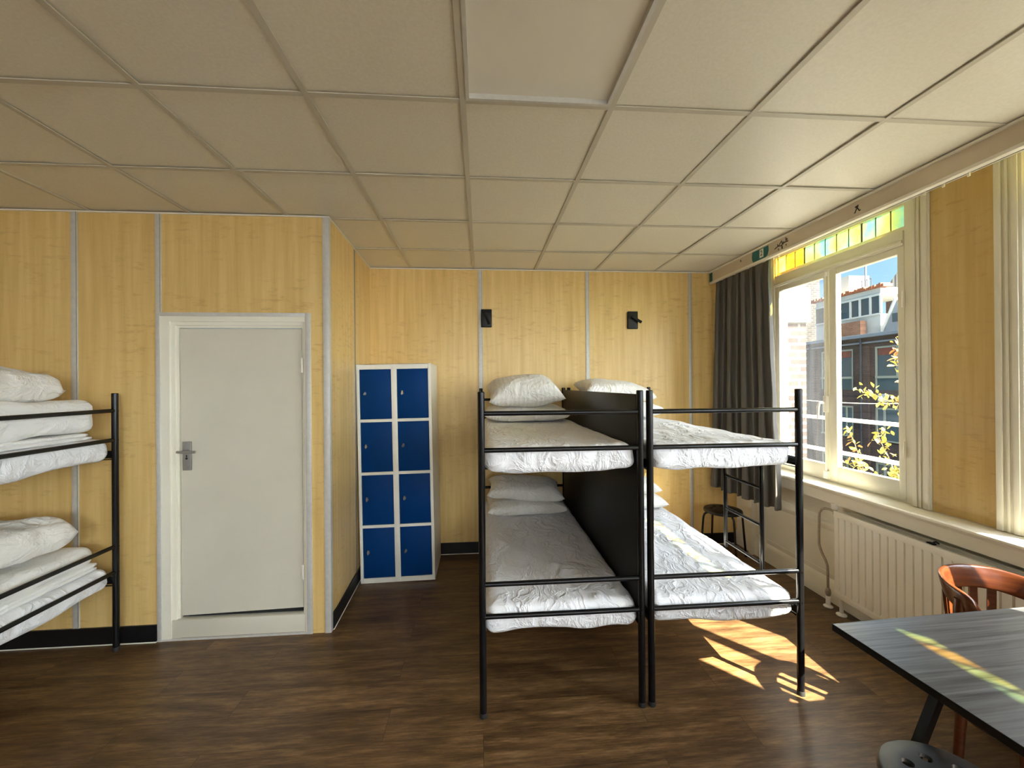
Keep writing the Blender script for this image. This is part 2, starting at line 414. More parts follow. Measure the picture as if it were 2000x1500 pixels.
# ------------------------------------------------------------------ mesh helpers
class MB:
    def __init__(s):
        s.bm = bmesh.new()
        s.mi = 0
    def _tag(s, faces):
        for f in faces: f.material_index = s.mi
    def box(s, x0, x1, y0, y1, z0, z1, bev=0.0, seg=2):
        if x1 < x0: x0, x1 = x1, x0
        if y1 < y0: y0, y1 = y1, y0
        if z1 < z0: z0, z1 = z1, z0
        v = [s.bm.verts.new((x, y, z)) for x in (x0, x1) for y in (y0, y1) for z in (z0, z1)]
        fs = [s.bm.faces.new([v[i] for i in q]) for q in ((0, 1, 3, 2), (4, 6, 7, 5), (0, 4, 5, 1), (2, 3, 7, 6), (0, 2, 6, 4), (1, 5, 7, 3))]
        s._tag(fs)
        if bev:
            es = list({e for f in fs for e in f.edges})
            r = bmesh.ops.bevel(s.bm, geom=es, offset=bev, segments=seg, profile=0.5, affect='EDGES')
            s._tag(r['faces'])
        return s
    def prism(s, poly, axis, a0, a1):
        def P(u, v, a):
            return {'x': (a, u, v), 'y': (u, a, v), 'z': (u, v, a)}[axis]
        A = [s.bm.verts.new(P(u, v, a0)) for u, v in poly]
        B = [s.bm.verts.new(P(u, v, a1)) for u, v in poly]
        n = len(poly)
        fs = [s.bm.faces.new(A), s.bm.faces.new(B[::-1])]
        for i in range(n):
            fs.append(s.bm.faces.new((A[i], B[i], B[(i + 1) % n], A[(i + 1) % n])))
        s._tag(fs)
        return s
    def tube(s, pts, r, seg=10, caps=True):
        pts = [Vector(p) for p in pts]
        rs = r if isinstance(r, (list, tuple)) else [r] * len(pts)
        rings = []
        prev = None
        for i, p in enumerate(pts):
            if i == 0: d = pts[1] - p
            elif i == len(pts) - 1: d = p - pts[i - 1]
            else: d = (pts[i + 1] - p).normalized() + (p - pts[i - 1]).normalized()
            d.normalize()
            if prev is None:
                a = Vector((0, 0, 1)) if abs(d.z) < 0.9 else Vector((1, 0, 0))
                n = d.cross(a).normalized()
            else:
                n = (prev - d * prev.dot(d)).normalized()
            prev = n
            b = d.cross(n)
            rings.append([s.bm.verts.new(p + rs[i] * (cos(2 * pi * k / seg) * n + sin(2 * pi * k / seg) * b)) for k in range(seg)])
        fs = []
        for i in range(len(rings) - 1):
            for k in range(seg):
                fs.append(s.bm.faces.new((rings[i][k], rings[i][(k + 1) % seg], rings[i + 1][(k + 1) % seg], rings[i + 1][k])))
        if caps:
            fs.append(s.bm.faces.new(rings[0][::-1])); fs.append(s.bm.faces.new(rings[-1]))
        s._tag(fs)
        return s
    def lathe(s, prof, c=(0, 0, 0), seg=24, axis='z'):
        c = Vector(c)
        rings = []
        for r, z in prof:
            ring = []
            for k in range(seg):
                a = 2 * pi * k / seg
                if axis == 'z': p = (r * cos(a), r * sin(a), z)
                elif axis == 'y': p = (r * cos(a), z, r * sin(a))
                else: p = (z, r * cos(a), r * sin(a))
                ring.append(s.bm.verts.new(c + Vector(p)))
            rings.append(ring)
        fs = []
        for i in range(len(rings) - 1):
            for k in range(seg):
                fs.append(s.bm.faces.new((rings[i][k], rings[i][(k + 1) % seg], rings[i + 1][(k + 1) % seg], rings[i + 1][k])))
        fs.append(s.bm.faces.new(rings[0][::-1])); fs.append(s.bm.faces.new(rings[-1]))
        s._tag(fs)
        return s
    def sheet(s, fn, nu, nv, closed_u=False):
        g = [[s.bm.verts.new(fn(i / nu, j / nv)) for j in range(nv + 1)] for i in range(nu + (0 if closed_u else 1))]
        fs = []
        for i in range(nu):
            for j in range(nv):
                a, b = g[i], g[(i + 1) % len(g)]
                fs.append(s.bm.faces.new((a[j], b[j], b[j + 1], a[j + 1])))
        s._tag(fs)
        return s
    def rounded(s, c, h, r, n, disp=None, pw=1.0):
        """closed rounded box: centre c, half sizes h, corner radius r, grid counts n, displacement disp(p, nrm)->p"""
        c = Vector(c); h = Vector(h)
        cache = {}
        def V(t):
            k = tuple(round(a, 5) for a in t)
            if k not in cache:
                p = Vector((t[0] * h.x, t[1] * h.y, t[2] * h.z))
                rr = Vector([min(r, q) for q in h])
                core = Vector([max(-(h[i] - rr[i]), min(h[i] - rr[i], p[i])) for i in range(3)])
                d = p - core
                dn = Vector([d[i] / rr[i] for i in range(3)])
                nn = dn.normalized()
                q = core + Vector([nn[i] * rr[i] for i in range(3)])
                if disp: q = disp(q, nn)
                cache[k] = s.bm.verts.new(c + q)
            return cache[k]
        def lin(k, nk):
            return -1 + 2 * k / nk
        fs = []
        for ax in range(3):
            u, v = [(1, 2), (0, 2), (0, 1)][ax]
            for sg in (-1, 1):
                for i in range(n[u]):
                    for j in range(n[v]):
                        q = []
                        for a, b in ((i, j), (i + 1, j), (i + 1, j + 1), (i, j + 1)):
                            t = [0, 0, 0]; t[ax] = sg; t[u] = lin(a, n[u]); t[v] = lin(b, n[v])
                            q.append(V(t))
                        fs.append(s.bm.faces.new(q))
        s._tag(fs)
        return s
    def build(s, name, mats, parent=None, smooth=False, local=False, angle=38, ob=None):
        """vertices are in world coordinates unless local=True; parent chain must be unrotated when local is False"""
        bmesh.ops.recalc_face_normals(s.bm, faces=s.bm.faces)
        off = Vector((0, 0, 0))
        if parent is not None and not local:
            q = parent
            while q is not None:
                off += q.location; q = q.parent
            for v in s.bm.verts: v.co -= off
        for e in s.bm.edges:
            if len(e.link_faces) == 2:
                e.smooth = e.calc_face_angle(0) < radians(angle)
        for f in s.bm.faces: f.smooth = True
        me = bpy.data.meshes.new(name)
        s.bm.to_mesh(me); s.bm.free()
        if not isinstance(mats, (list, tuple)): mats = [mats]
        for m in mats: me.materials.append(m)
        o = bpy.data.objects.new(name, me)
        COL.objects.link(o)
        if parent is not None: o.parent = parent
        return o

def thing(name, label, cat, loc=(0, 0, 0), rz=0.0, group=None, rot=None):
    o = bpy.data.objects.new(name, None); COL.objects.link(o)
    o.empty_display_size = 0.1
    o.location = loc
    o.rotation_euler = rot if rot else (0, 0, rz)
    o['label'] = label; o['category'] = cat
    if group: o['group'] = group
    return o

def tag(o, label, cat, group=None):
    o['label'] = label; o['category'] = cat
    if group: o['group'] = group
    return o

def recentre(o):
    """move the origin of a top-level mesh to the bottom centre of its bounds"""
    me = o.data
    xs = [v.co for v in me.vertices]
    lo = Vector((min(v.x for v in xs), min(v.y for v in xs), min(v.z for v in xs)))
    hi = Vector((max(v.x for v in xs), max(v.y for v in xs), max(v.z for v in xs)))
    c = Vector(((lo.x + hi.x) / 2, (lo.y + hi.y) / 2, lo.z))
    for v in me.vertices: v.co -= c
    o.location = c
    return o

def copy_tree(o, parent=None):
    c = o.copy(); COL.objects.link(c); c.parent = parent
    for ch in list(o.children):
        copy_tree(ch, c)
    return c

def struct(o):
    o['kind'] = 'structure'
    return o

def sempty(name, loc=(0, 0, 0)):
    o = bpy.data.objects.new(name, None); COL.objects.link(o); o.location = loc
    o['kind'] = 'structure'
    return o

fnoise = lambda p, s=1.0: noise.noise(Vector(p) * s)

# ================================================================== THE ROOM
XR, XL, YD, YB, YF, ZC = 2.585, -4.7, 2.77, 3.95, -3.6, 2.745
XA0, XA1 = -1.0, -1.045          # alcove wall, near and far end

struct(MB().box(XL - 0.1, 2.75, YF - 0.1, YB + 0.1, -0.1, 0).build('floor', M['floor']))

# ceiling: tiles, T-bar grid and a slab above
GX, GY, GP = -0.0625, 1.6139, 0.6
ceil_ = struct(MB().box(XL - 0.1, 2.64, YF - 0.1, YB + 0.1, 2.83, 2.93).build('ceiling', M['white_trim']))
t = MB(); rnd = random.Random(3)
LAMP = (0, -1)                    # grid cell of the lamp
for i in range(-8, 5):
    for j in range(-9, 4):
        x0, x1 = GX + GP * i, GX + GP * (i + 1)
        y0, y1 = GY + GP * j, GY + GP * (j + 1)
        x0 = max(x0, XL); x1 = min(x1, 2.60); y0 = max(y0, YF); y1 = min(y1, YB + 0.05)
        if x1 - x0 < .02 or y1 - y0 < .02 or (i, j) == LAMP: continue
        a, b, c = [rnd.uniform(-0.0035, 0.0035) for _ in range(3)]
        z = ZC + 0.007
        vs = []
        for dz in (0, 0.015):
            for (x, y, sx, sy) in ((x0, y0, -1, -1), (x1, y0, 1, -1), (x1, y1, 1, 1), (x0, y1, -1, 1)):
                vs.append(t.bm.verts.new((x, y, z + dz + a * sx * .6 + b * sy * .6 + abs(c))))
        for q in ((0, 1, 2, 3), (7, 6, 5, 4), (0, 4, 5, 1), (1, 5, 6, 2), (2, 6, 7, 3), (3, 7, 4, 0)):
            t.bm.faces.new([vs[k] for k in q])
t.build('ceiling_tiles', M['tile'], ceil_)
t = MB(); w = 0.012
for i in range(-7, 5):
    x = GX + GP * i
    t.box(x - w, x + w, YF, YB + .04, ZC, ZC + 0.004)
for j in range(-8, 4):
    y = GY + GP * j
    t.box(XL, 2.60, y - w, y + w, ZC + 0.0005, ZC + 0.0045)
t.build('ceiling_grid', M['tbar'], ceil_)

# walls
wall_left = struct(MB().box(XL, -2.03, YD, YD + 0.12, 0, ZC).box(-2.03, -1.16, YD, YD + .12, 2.08, ZC)
    .box(-1.16, XA0, YD, YD + .12, 0, ZC).build('wall_left', M['maple']))
wall_alc = struct(MB().prism([(XA0, YD + .12), (XA1, YB), (XA1 - .1, YB), (XA0 - .1, YD + .12)], 'z', 0, ZC).build('wall_alcove', M['maple_back']))
wall_back = struct(MB().box(-1.2, 2.75, YB, YB + .12, 0, ZC).build('wall_back', M['maple_back']))
wall_far = struct(MB().box(XL - .1, XL, YF, YD + .12, 0, ZC).build('wall_far_left', M['maple']))

# unseen rear wall; its high windows are added to light the room's back
RW0 = 1.50
t = MB().box(XL, 2.75, YF - .1, YF, 0, RW0).box(XL, 2.75, YF - .1, YF, 2.6, ZC)
for x0_, x1_ in ((XL, -1.1), (.8, 1.1), (2.4, 2.75)):
    t.box(x0_, x1_, YF - .1, YF, RW0, 2.6)
wall_rear = struct(t.build('wall_rear', M['cream']))
for k, (a, b) in enumerate(((-1.1, .8), (1.1, 2.4))):
    we = sempty('window_%d' % (k + 5), (0.5 * (a + b), YF - .05, RW0))
    t = MB()
    for x in (a, (a + b) / 2 - .025, b - .05): t.box(x, x + .05, YF - .08, YF - .03, RW0, 2.6)
    for z in (RW0, 2.55): t.box(a + .05, b - .05, YF - .08, YF - .03, z, z + .05)
    t.build('window_frame', M['cream'], we)
    MB().box(a + .05, b - .05, YF - .058, YF - .053, RW0 + .05, 2.55).build('window_pane', M['glass'], we)

# ------------------------------------------------ right (window) wall
WC = [2.85, 1.14, -0.57, -2.28]    # window centres
HW = 0.60                          # half opening
t = MB()
t.box(XR, 2.75, YF, YB, 0, 0.86)
edges = [YB] + [q for c in WC for q in (c + HW, c - HW)] + [YF]
for k in range(0, len(edges), 2):
    t.box(XR, 2.75, edges[k + 1], edges[k], 0.86, ZC)
    t.box(2.64, 2.75, edges[k + 1], edges[k], ZC, 3.2)
t.box(2.60, 2.64, YF, YB, ZC, 2.95).box(2.64, 2.75, YF, YB, 3.2, 3.4)
wall_right = struct(t.build('wall_right', M['cream']))
# maple infill panels between the casings
t = MB()
for a, b in ((1.848, 2.142), (0.138, 0.432), (-1.572, -1.278)):
    t.box(XR - 0.006, XR, a, b, 0.885, ZC - 0.0)
t.build('maple_panel', M['maple_dark'], wall_right)
# wainscot mouldings on the wall below the sill
t = MB()
t.prism([(XR, 0.0), (XR - .018, 0.0), (XR - .018, .125), (XR - .008, .15), (XR, .165)], 'y', YF, YB - .01)
t.prism([(XR, 0.52), (XR - .010, .525), (XR - .022, .555), (XR - .022, .575), (XR - .008, .60), (XR, .61)], 'y', YF, YB - .01)
t.box(XR - .006, XR, YF, YB - .01, .19, .205)
t.build('wainscot_moulding', M['cream'], wall_right)
# white pilaster and board in the corner behind the curtain
t = MB().box(XR - .020, XR, 3.52, 3.60, .0, 2.70).box(XR - .030, XR - .020, 3.535, 3.585, .0, 2.70).box(XR - .045, XR, 3.66, 3.71, 0, .86)
t.build('pilaster', M['cream'], wall_right)

# sill with a rounded nose and a curved apron below
t = MB()
prof = [(XR + .10, .86), (XR + .10, .882), (2.452, .878), (2.441, .872), (2.438, .862), (2.445, .852), (2.46, .848), (2.475, .835), (2.487, .80), (2.495, .758), (XR, .752), (XR, .86)]
t.prism(prof, 'y', YF, YB - .005)
struct(t.build('trim_1', M['cream'], smooth=True, angle=25))

def make_window(idx, cy, stained=True, handle=True, far=True):
    """casing + fixed frame + two casements + leaded transom; window plane about x = 2.62"""
    e = sempty('window_%d' % idx, (2.62, cy, .88))
    y0, y1 = cy - HW, cy + HW
    z0, z1 = .884, ZC - .002
    # casing with stepped mouldings
    t = MB()
    for sgn in (-1, 1):
        def Y(d): return cy + sgn * d
        t.box(XR - .016, XR + .0, Y(.705), Y(.60), z0, z1)
        t.box(XR - .028, XR - .016, Y(.700), Y(.675), z0, z1, .003)
        t.box(XR - .024, XR - .016, Y(.660), Y(.650), z0, z1, .002)
        t.box(XR - .024, XR - .016, Y(.635), Y(.612), z0, z1, .002)
    t.build('casing', M['cream'], e)
    # fixed frame
    t = MB()
    X0, X1 = XR + .0, XR + .075
    for sgn in (-1, 1):
        t.box(X0 + .005, X1, cy + sgn * .60, cy + sgn * .555, .884, ZC)
        t.box(X0 + .015, X1, cy + sgn * .555, cy + sgn * .545, .884, ZC)
    t.box(X0 + .004, X0 + .030, cy - .545, cy + .545, 2.465, 2.555)      # transom bar
    t.box(X0 + .030, X0 + .050, cy - .545, cy + .545, 2.465, 2.585)
    t.box(X0 - .006, X0 + .004, cy - .545, cy + .545, 2.475, 2.495, .003)
    t.box(X0 + .025, X0 + .045, cy - .545, cy + .545, 2.715, ZC)
    t.box(X0 + .02, X1, cy - .545, cy + .545, .868, .890)
    t.build('window_frame', M['cream'], e)
    # leaded transom
    names = []
    n = 11; a, b = cy - .545, cy + .545
    cam = MB()
    for k in range(n + 1):
        y = a + (b - a) * k / n
        ww = .0065 if k in (3, 8) else .0035
        cam.box(XR + .034, XR + .044, y - ww, y + ww, 2.585, 2.715)
    cam.build('lead_came', M['lead'], e)
    for k in range(n):
        y = a + (b - a) * k / n; yn = a + (b - a) * (k + 1) / n
        yellow = (k >= 8) if idx == 1 else (k % 3 == 0)
        MB().box(XR + .037, XR + .041, y + .003, yn - .003, 2.585, 2.715).build('leaded_pane', M['lead_yellow'] if yellow else M['lead_green'], e)
    # two casements
    for sgn in (-1, 1):
        lo, hi = (cy - .545, cy - .004) if sgn < 0 else (cy + .004, cy + .545)
        sa = MB()
        xs0, xs1 = XR + .012, XR + .052
        zb, zt = .892, 2.462
        sl, sr = (.012, .052) if sgn < 0 else (.052, .024)
        sl, sr = (.042, .060) if sgn < 0 else (.030, .042)
        sa.box(xs0, xs1, lo, lo + sl, zb, zt, .004).box(xs0, xs1, hi - sr, hi, zb, zt, .004)
        sa.box(xs0, xs1, lo + sl, hi - sr, zb, zb + .115, .004).box(xs0, xs1, lo + sl, hi - sr, zt - .045, zt, .004)
        so_ = sa.build('window_sash', M['cream'], e)
        MB().box(XR + .030, XR + .034, lo + sl, hi - sr, zb + .115, zt - .045).build('window_pane', M['glass_haze'] if sgn > 0 else M['glass'], so_)
    # espagnolette handle with rod on the meeting stiles
    if handle:
        h = MB().tube([(XR - .002, cy + .018, .93), (XR - .002, cy + .018, 2.44)], .006, 8)
        h.box(XR - .012, XR + .012, cy + .004, cy + .034, 1.40, 1.52, .004)
        h.tube([(XR - .014, cy + .02, 1.47), (XR - .045, cy + .025, 1.47), (XR - .05, cy + .03, 1.44), (XR - .045, cy + .04, 1.35)], [.009, .009, .010, .007], 8)
        h.box(XR - .014, XR + .012, cy + .0, cy + .036, .90, .96, .006)
        h.box(XR - .010, XR + .012, cy + .004, cy + .03, 2.42, 2.455, .004)
        h.build('window_handle', M['white_trim'], e)
        hg = MB()
        for z in (1.16, 2.08):
            hg.tube([(XR - .002, cy - .552, z), (XR - .002, cy - .552, z + .10)], .007, 8)
            hg.tube([(XR - .002, cy - .552, z + .045), (XR - .002, cy - .552, z + .055)], .009, 8)
        hg.build('hinge', M['white_trim'], e)
    return e
for k, c in enumerate(WC):
    make_window(k + 1, c, handle=(k < 2))

# dropped fascia board along the ceiling, with white edge strips
fas = struct(MB().box(2.31, 2.328, YF, YB - .012, 2.640, ZC - .001).build('trim_2', M['fascia']))
MB().box(2.302, 2.336, YF, YB - .012, 2.622, 2.640, .003).build('edge_strip', M['white_trim'], fas)
MB().box(2.296, 2.31, YF, YB - .012, ZC - .012, ZC - .001).build('ceiling_angle', M['white_trim'], fas)
MB().box(2.304, 2.309, 3.885, 3.93, 2.642, 2.725).build('end_cap', M['teal'], fas)

# white wall angle where the panels meet the ceiling
t = MB().box(XL, XA0 + .01, YD - .010, YD, ZC - .008, ZC)
t.prism([(XA0, YD), (XA0 + .010, YD), (XA1 + .010, YB - .01), (XA1, YB - .01)], 'z', ZC - .008, ZC)
t.box(XA1, 2.30, YB - .010, YB, ZC - .008, ZC)
struct(t.build('trim_3', M['white_trim']))

def hstrip(n, x, y0, wid, za=.0, zb=ZC - .008, th=.006):
    t = MB().box(x - wid / 2, x + wid / 2, y0 - th, y0, za, zb, .0015)
    t.mi = 1
    t.box(x + wid / 2 - .008, x + wid / 2 - .0045, y0 - th - .001, y0 - th + .001, za, zb)
    return struct(t.build('trim_%d' % n, [M['alu'], M['alu_dark']]))
hstrip(4, -2.553, YD, .040, .11)
hstrip(5, -2.054, YD, .036, 2.106)
hstrip(6, -3.65, YD, .040, .11)
hstrip(7, 0.0, YB, .042, .11)
hstrip(8, 1.055, YB, .038, .11)
hstrip(9, 2.108, YB, .034, .11)
# corner profile of the alcove
t = MB().box(XA0 - .034, XA0 + .006, YD - .006, YD, .0, ZC - .008, .001).box(XA0, XA0 + .006, YD, YD + .03, 0, ZC - .008, .001)
struct(t.build('trim_10', M['alu']))
xa = lambda y: XA0 + (XA1 - XA0) * (y - YD) / (YB - YD)
struct(MB().box(xa(3.40), xa(3.40) + .005, 3.385, 3.415, 0.11, ZC - .01).build('trim_11', M['alu_dark']))

# black skirting
def skirt(name, pts):
    t = MB(); t.prism(pts, 'z', 0.006, .110)
    o = t.build(name, M['black_base']); struct(o)
    return o
s1 = skirt('baseboard_left', [(XL, YD), (-2.075, YD), (-2.075, YD - .012), (XL, YD - .012)])
MB().box(XL, -2.075, YD - .015, YD, 0, .006).build('sealant_line', M['cream'], s1)
s2 = skirt('baseboard_alcove', [(xa(YD + .03), YD + .03), (xa(YD + .03) + .012, YD + .03), (xa(YB - .01) + .012, YB - .012), (xa(YB - .012), YB - .012)])
t = MB().prism([(xa(YD + .03), YD + .03), (xa(YD + .03) + .015, YD + .03), (xa(YB - .01) + .015, YB - .015), (xa(YB - .015), YB - .015)], 'z', 0, .006)
t.build('sealant_line', M['cream'], s2)
s3 = skirt('baseboard_back', [(XA1 + .012, YB), (2.555, YB), (2.555, YB - .012), (XA1 + .012, YB - .012)])
MB().box(XA1 + .015, 2.555, YB - .015, YB, 0, .006).build('sealant_line', M['cream'], s3)

# ------------------------------------------------ door
d = sempty('door_1', (-1.56, YD, 0))
t = MB()                          # aluminium surround on the panels
t.box(-2.070, -2.044, YD - .010, YD, 0, 2.106, .002)
t.box(-1.148, -1.112, YD - .010, YD, 0, 2.106, .002)
t.box(-2.044, -1.148, YD - .010, YD, 2.082, 2.106, .002)
t.build('surround_strip', M['alu'], d)
t = MB()                          # painted frame with stepped rebates
for (a, b, yy0, yy1) in ((-2.044, -1.990, -.004, .10), (-1.990, -1.966, .010, .10), (-1.966, -1.952, .024, .10),):
    t.box(a, b, YD + yy0, YD + yy1, 0, 2.082)
for (a, b, yy0, yy1) in ((-1.197 + .04, -1.148, -.004, .10), (-1.168, -1.157, .010, .10), (-1.180, -1.168, .024, .10)):
    t.box(a, b, YD + yy0, YD + yy1, 0, 2.082)
t.box(-1.990, -1.157, YD - .004, YD + .10, 2.048, 2.082)
t.box(-1.966, -1.168, YD + .010, YD + .10, 2.026, 2.048)
t.box(-1.952, -1.180, YD + .024, YD + .10, 2.010, 2.026)
t.build('door_frame', M['cream'], d)
MB().box(-2.0, -1.150, YD + .004, YD + .05, .012, .126, .003).build('threshold_board', M['door'], d)
MB().box(-1.952, -1.180, YD + .05, YD + .10, .126, .15).build('door_gap_shade', M['gap_shade'], d)  # solid dark strip put in as the shade under the leaf
MB().box(-2.044, -1.148, YD - .006, YD + .004, 0, .012).build('floor_strip', M['alu'], d)
leaf = MB().prism([(-1.947, .142), (-1.185, .160), (-1.185, 2.005), (-1.947, 2.005)], 'y', YD + .030, YD + .070).build('door_leaf', M['door'], d)
t = MB().box(-1.931, -1.877, YD + .018, YD + .030, 1.085, 1.272, .004)
for z in (1.262, 1.095): t.lathe([(.004, -.002), (.004, 0)], (-1.904, YD + .018, z), 8, 'y')
t.tube([(-1.895, YD + .012, 1.211), (-1.895, YD - .035, 1.211)], .010, 10)
t.tube([(-1.925, YD - .038, 1.213), (-1.89, YD - .040, 1.211), (-1.86, YD - .040, 1.211), (-1.815, YD - .038, 1.212)], [.008, .009, .009, .008], 10)
h = t.build('door_handle', M['alu_dark'], leaf)
MB().lathe([(.007, -.0025), (.007, 0)], (-1.904, YD + .018, 1.163), 12, 'y').box(-1.907, -1.901, YD + .0155, YD + .018, 1.172, 1.186).build('keyhole', M['ink'], leaf)
for z in (1.715, .355):
    t = MB().tube([(-1.176, YD + .010, z), (-1.176, YD + .010, z + .095)], .008, 10)
    t.box(-1.190, -1.176, YD + .014, YD + .0305, z + .002, z + .093)
    t.build('hinge', M['white_trim'], d)

# ------------------------------------------------ ceiling lamp
lx0, lx1, ly0, ly1 = GX + .012, GX + GP - .012, GY - GP + .012, GY - .012
lamp = thing('ceiling_light', 'square flat ceiling light panel, switched off, set among the ceiling tiles', 'ceiling light', ((lx0 + lx1) / 2, (ly0 + ly1) / 2, ZC + .004))
t = MB()
f = .014
t.box(lx0, lx0 + f, ly0, ly1, ZC - .004, ZC + .04); t.box(lx1 - f, lx1, ly0, ly1, ZC - .004, ZC + .04)
t.box(lx0 + f, lx1 - f, ly0, ly0 + f, ZC - .004, ZC + .04); t.box(lx0 + f, lx1 - f, ly1 - f, ly1, ZC - .004, ZC + .04)
t.build('light_frame', M['alu'], lamp)
MB().box(lx0 + f, lx1 - f, ly0 + f, ly1 - f, ZC + .016, ZC + .03).build('diffuser', simple_noisy('light_diffuser', (0.78, 0.755, 0.67), 0.5, 0.02), lamp)

# ------------------------------------------------ curtain, rail
rail = thing('curtain_rail', 'pale grey curtain rail under the fascia above the windows', 'curtain rail', (2.40, 0.6, 2.66))
t = MB().box(2.385, 2.415, YF + .05, 3.93, 2.672, 2.676).box(2.385, 2.389, YF + .05, 3.93, 2.648, 2.672).box(2.411, 2.415, YF + .05, 3.93, 2.648, 2.672)
t.box(2.389, 2.395, YF + .05, 3.93, 2.648, 2.651).box(2.405, 2.411, YF + .05, 3.93, 2.648, 2.651)
t.build('track', M['alu'], rail)
for y in (3.9, 2.9, 2.06, 1.2, .3, -.6, -1.5, -2.4):
    MB().box(2.392, 2.408, y - .02, y + .02, 2.676, ZC).build('bracket', M['white_trim'], rail)
for y in (3.86, 3.76, 3.66, 3.56, 3.46, 3.36, 3.26, 3.16, 3.10, 2.02, 1.93, 1.82):
    MB().box(2.396, 2.404, y - .006, y + .006, 2.632, 2.652, .002).build('glider', M['white_trim'], rail)

cur = thing('curtain', 'dark grey pleated curtain hanging in the corner at the far end of the window', 'curtain', (2.36, 3.5, .60))
NP = 8
def curtain(u, v):
    # u along the rail, v from hem (0) to top (1)
    z = .600 + v * (2.632 - .600)
    ytop = 3.905 - u * .76
    ybot = 3.925 - u * .85
    y = ybot + (ytop - ybot) * v
    ph = u * NP * 2 * pi
    amp = .046 - .016 * v
    tight = max(0, (v - .93) / .07)
    fold = sin(ph + .5 * sin(ph * .5) + .35 * fnoise((u * 3, v * 1.4, 0), 2))
    xb = 2.335 + .070 * (u - .35) * (1 - v) + .045 * max(0, u - .7)
    x = xb + .022 * v + amp * fold * (1 - .45 * tight) + .008 * fnoise((u * 9, v * 3, 1.3), 2)
    y += .018 * sin(2 * ph + 1.0) * (1 - v * .5) + .006 * fnoise((u * 6, v * 5, 4), 1.5)
    if v > .93: x += .008 * sin(ph * 3) * tight
    z += .006 * fnoise((u * 7, 0, 3), 1) * (1 - v)
    return (x, y, z)
t = MB().sheet(curtain, 256, 90)
co = t.build('cloth', M['curtain'], cur, angle=80)
md = co.modifiers.new('thick', 'SOLIDIFY'); md.thickness = .0025

# ================================================================== BUNK BEDS
PW, PL = .80, 1.90
def make_bed(label, loc, rz, ladder=False, panel=False):
    b = thing('bunk_bed', label, 'bunk bed', loc, rz, None)
    return b
RZ = (1.484, 1.303, .645, .487)
parts = {}
def bed_parts(b):
    for x in (-PW / 2, PW / 2):
        for y in (0, PL):
            t = MB().tube([(x, y, .012), (x, y, 1.588)], .0172, 16)
            t.tube([(x, y, 1.588), (x, y, 1.592)], [.0172, .0145], 16)
            t.mi = 1
            t.lathe([(.0185, 0), (.0185, .02), (.0172, .024)], (x, y, 0), 16)
            t.mi = 0
            for z in RZ:
                s_ = 1 if y > 0 else -1
                t.lathe([(.0045, 0), (.0045, .0025 * s_)], (x, y + s_ * .0170, z), 8, 'y')
            t.build('post', [M['black_metal'], M['rubber']], b, local=True)
    for y in (0, PL):
        for z in RZ:
            MB().tube([(-PW / 2 + .014, y, z), (PW / 2 - .014, y, z)], .0122, 14).build('end_rail', M['black_metal'], b, local=True)
    for z in (1.190, .412):
        for x in (-PW / 2, PW / 2):
            t = MB().box(x - .006, x + .006, .014, PL - .014, z, z + .045, .002)
            s_ = -1 if x > 0 else 1
            t.box(x, x + s_ * .012, .014, PL - .014, z - .010, z - .006)
            t.build('side_rail', M['black_metal'], b, local=True)
        t = MB()
        for y in (.30, PL - .325): t.box(-PW / 2 + .006, PW / 2 - .006, y, y + .025, z - .030, z - .008)
        for k in range(14):
            y = .20 + k * (PL - .40) / 13
            t.box(-PW / 2 + .006, PW / 2 - .006, y - .018, y + .018, z - .018, z - .010)
        for x in (-.18, .18): t.box(x - .01, x + .01, .15, PL - .15, z - .028, z - .018)
        t.build('slat_base', M['black_metal'], b, local=True)
bedA = thing('bunk_bed', 'black metal bunk bed beside the blue lockers, with a black dividing board', 'bunk bed', (.400, 2.0, 0), 0, 'black metal bunk beds')
bed_parts(bedA)
bedB = copy_tree(bedA); bedB.location = (1.250, 2.0, 0)
bedB['label'] = 'black metal bunk bed nearest the window, with a ladder hooked on its side'
bedC = copy_tree(bedA); bedC.location = (-2.262, 2.30, 0); bedC.rotation_euler = (0, 0, pi / 2)
bedC['label'] = 'black metal bunk bed left of the white door, cut off by the picture edge'
MB().box(PW / 2 - .012, PW / 2 - .002, .022, PL - .03, .42, 1.572, .002).build('divider_board', M['black_panel'], bedA, local=True)
lad = MB()
xl = PW / 2 + .028
y_a, y_b = .325, .690
lad.tube([(xl, y_a, .495), (xl, y_a, 1.235)], .0125, 12)
lo = lad.build('ladder_rail', M['black_metal'], bedB, local=True)
ladr = bpy.data.objects.new('ladder', None); COL.objects.link(ladr); ladr.parent = bedB
lo.parent = ladr
MB().tube([(xl, y_b, .495), (xl, y_b, 1.235)], .0125, 12).build('ladder_rail', M['black_metal'], ladr, local=True)
for z in (.535, .765, .99):
    MB().tube([(xl, y_a + .012, z), (xl, y_b - .012, z)], .0098, 12).build('ladder_rung', M['black_metal'], ladr, local=True)
for y in (y_a, y_b):
    for za, zb in ((1.225, 1.245), (.480, .500)):
        MB().box(PW / 2 + .004, xl - .008, y - .012, y + .012, za, zb, .002).build('ladder_hook', M['black_metal'], ladr, local=True)

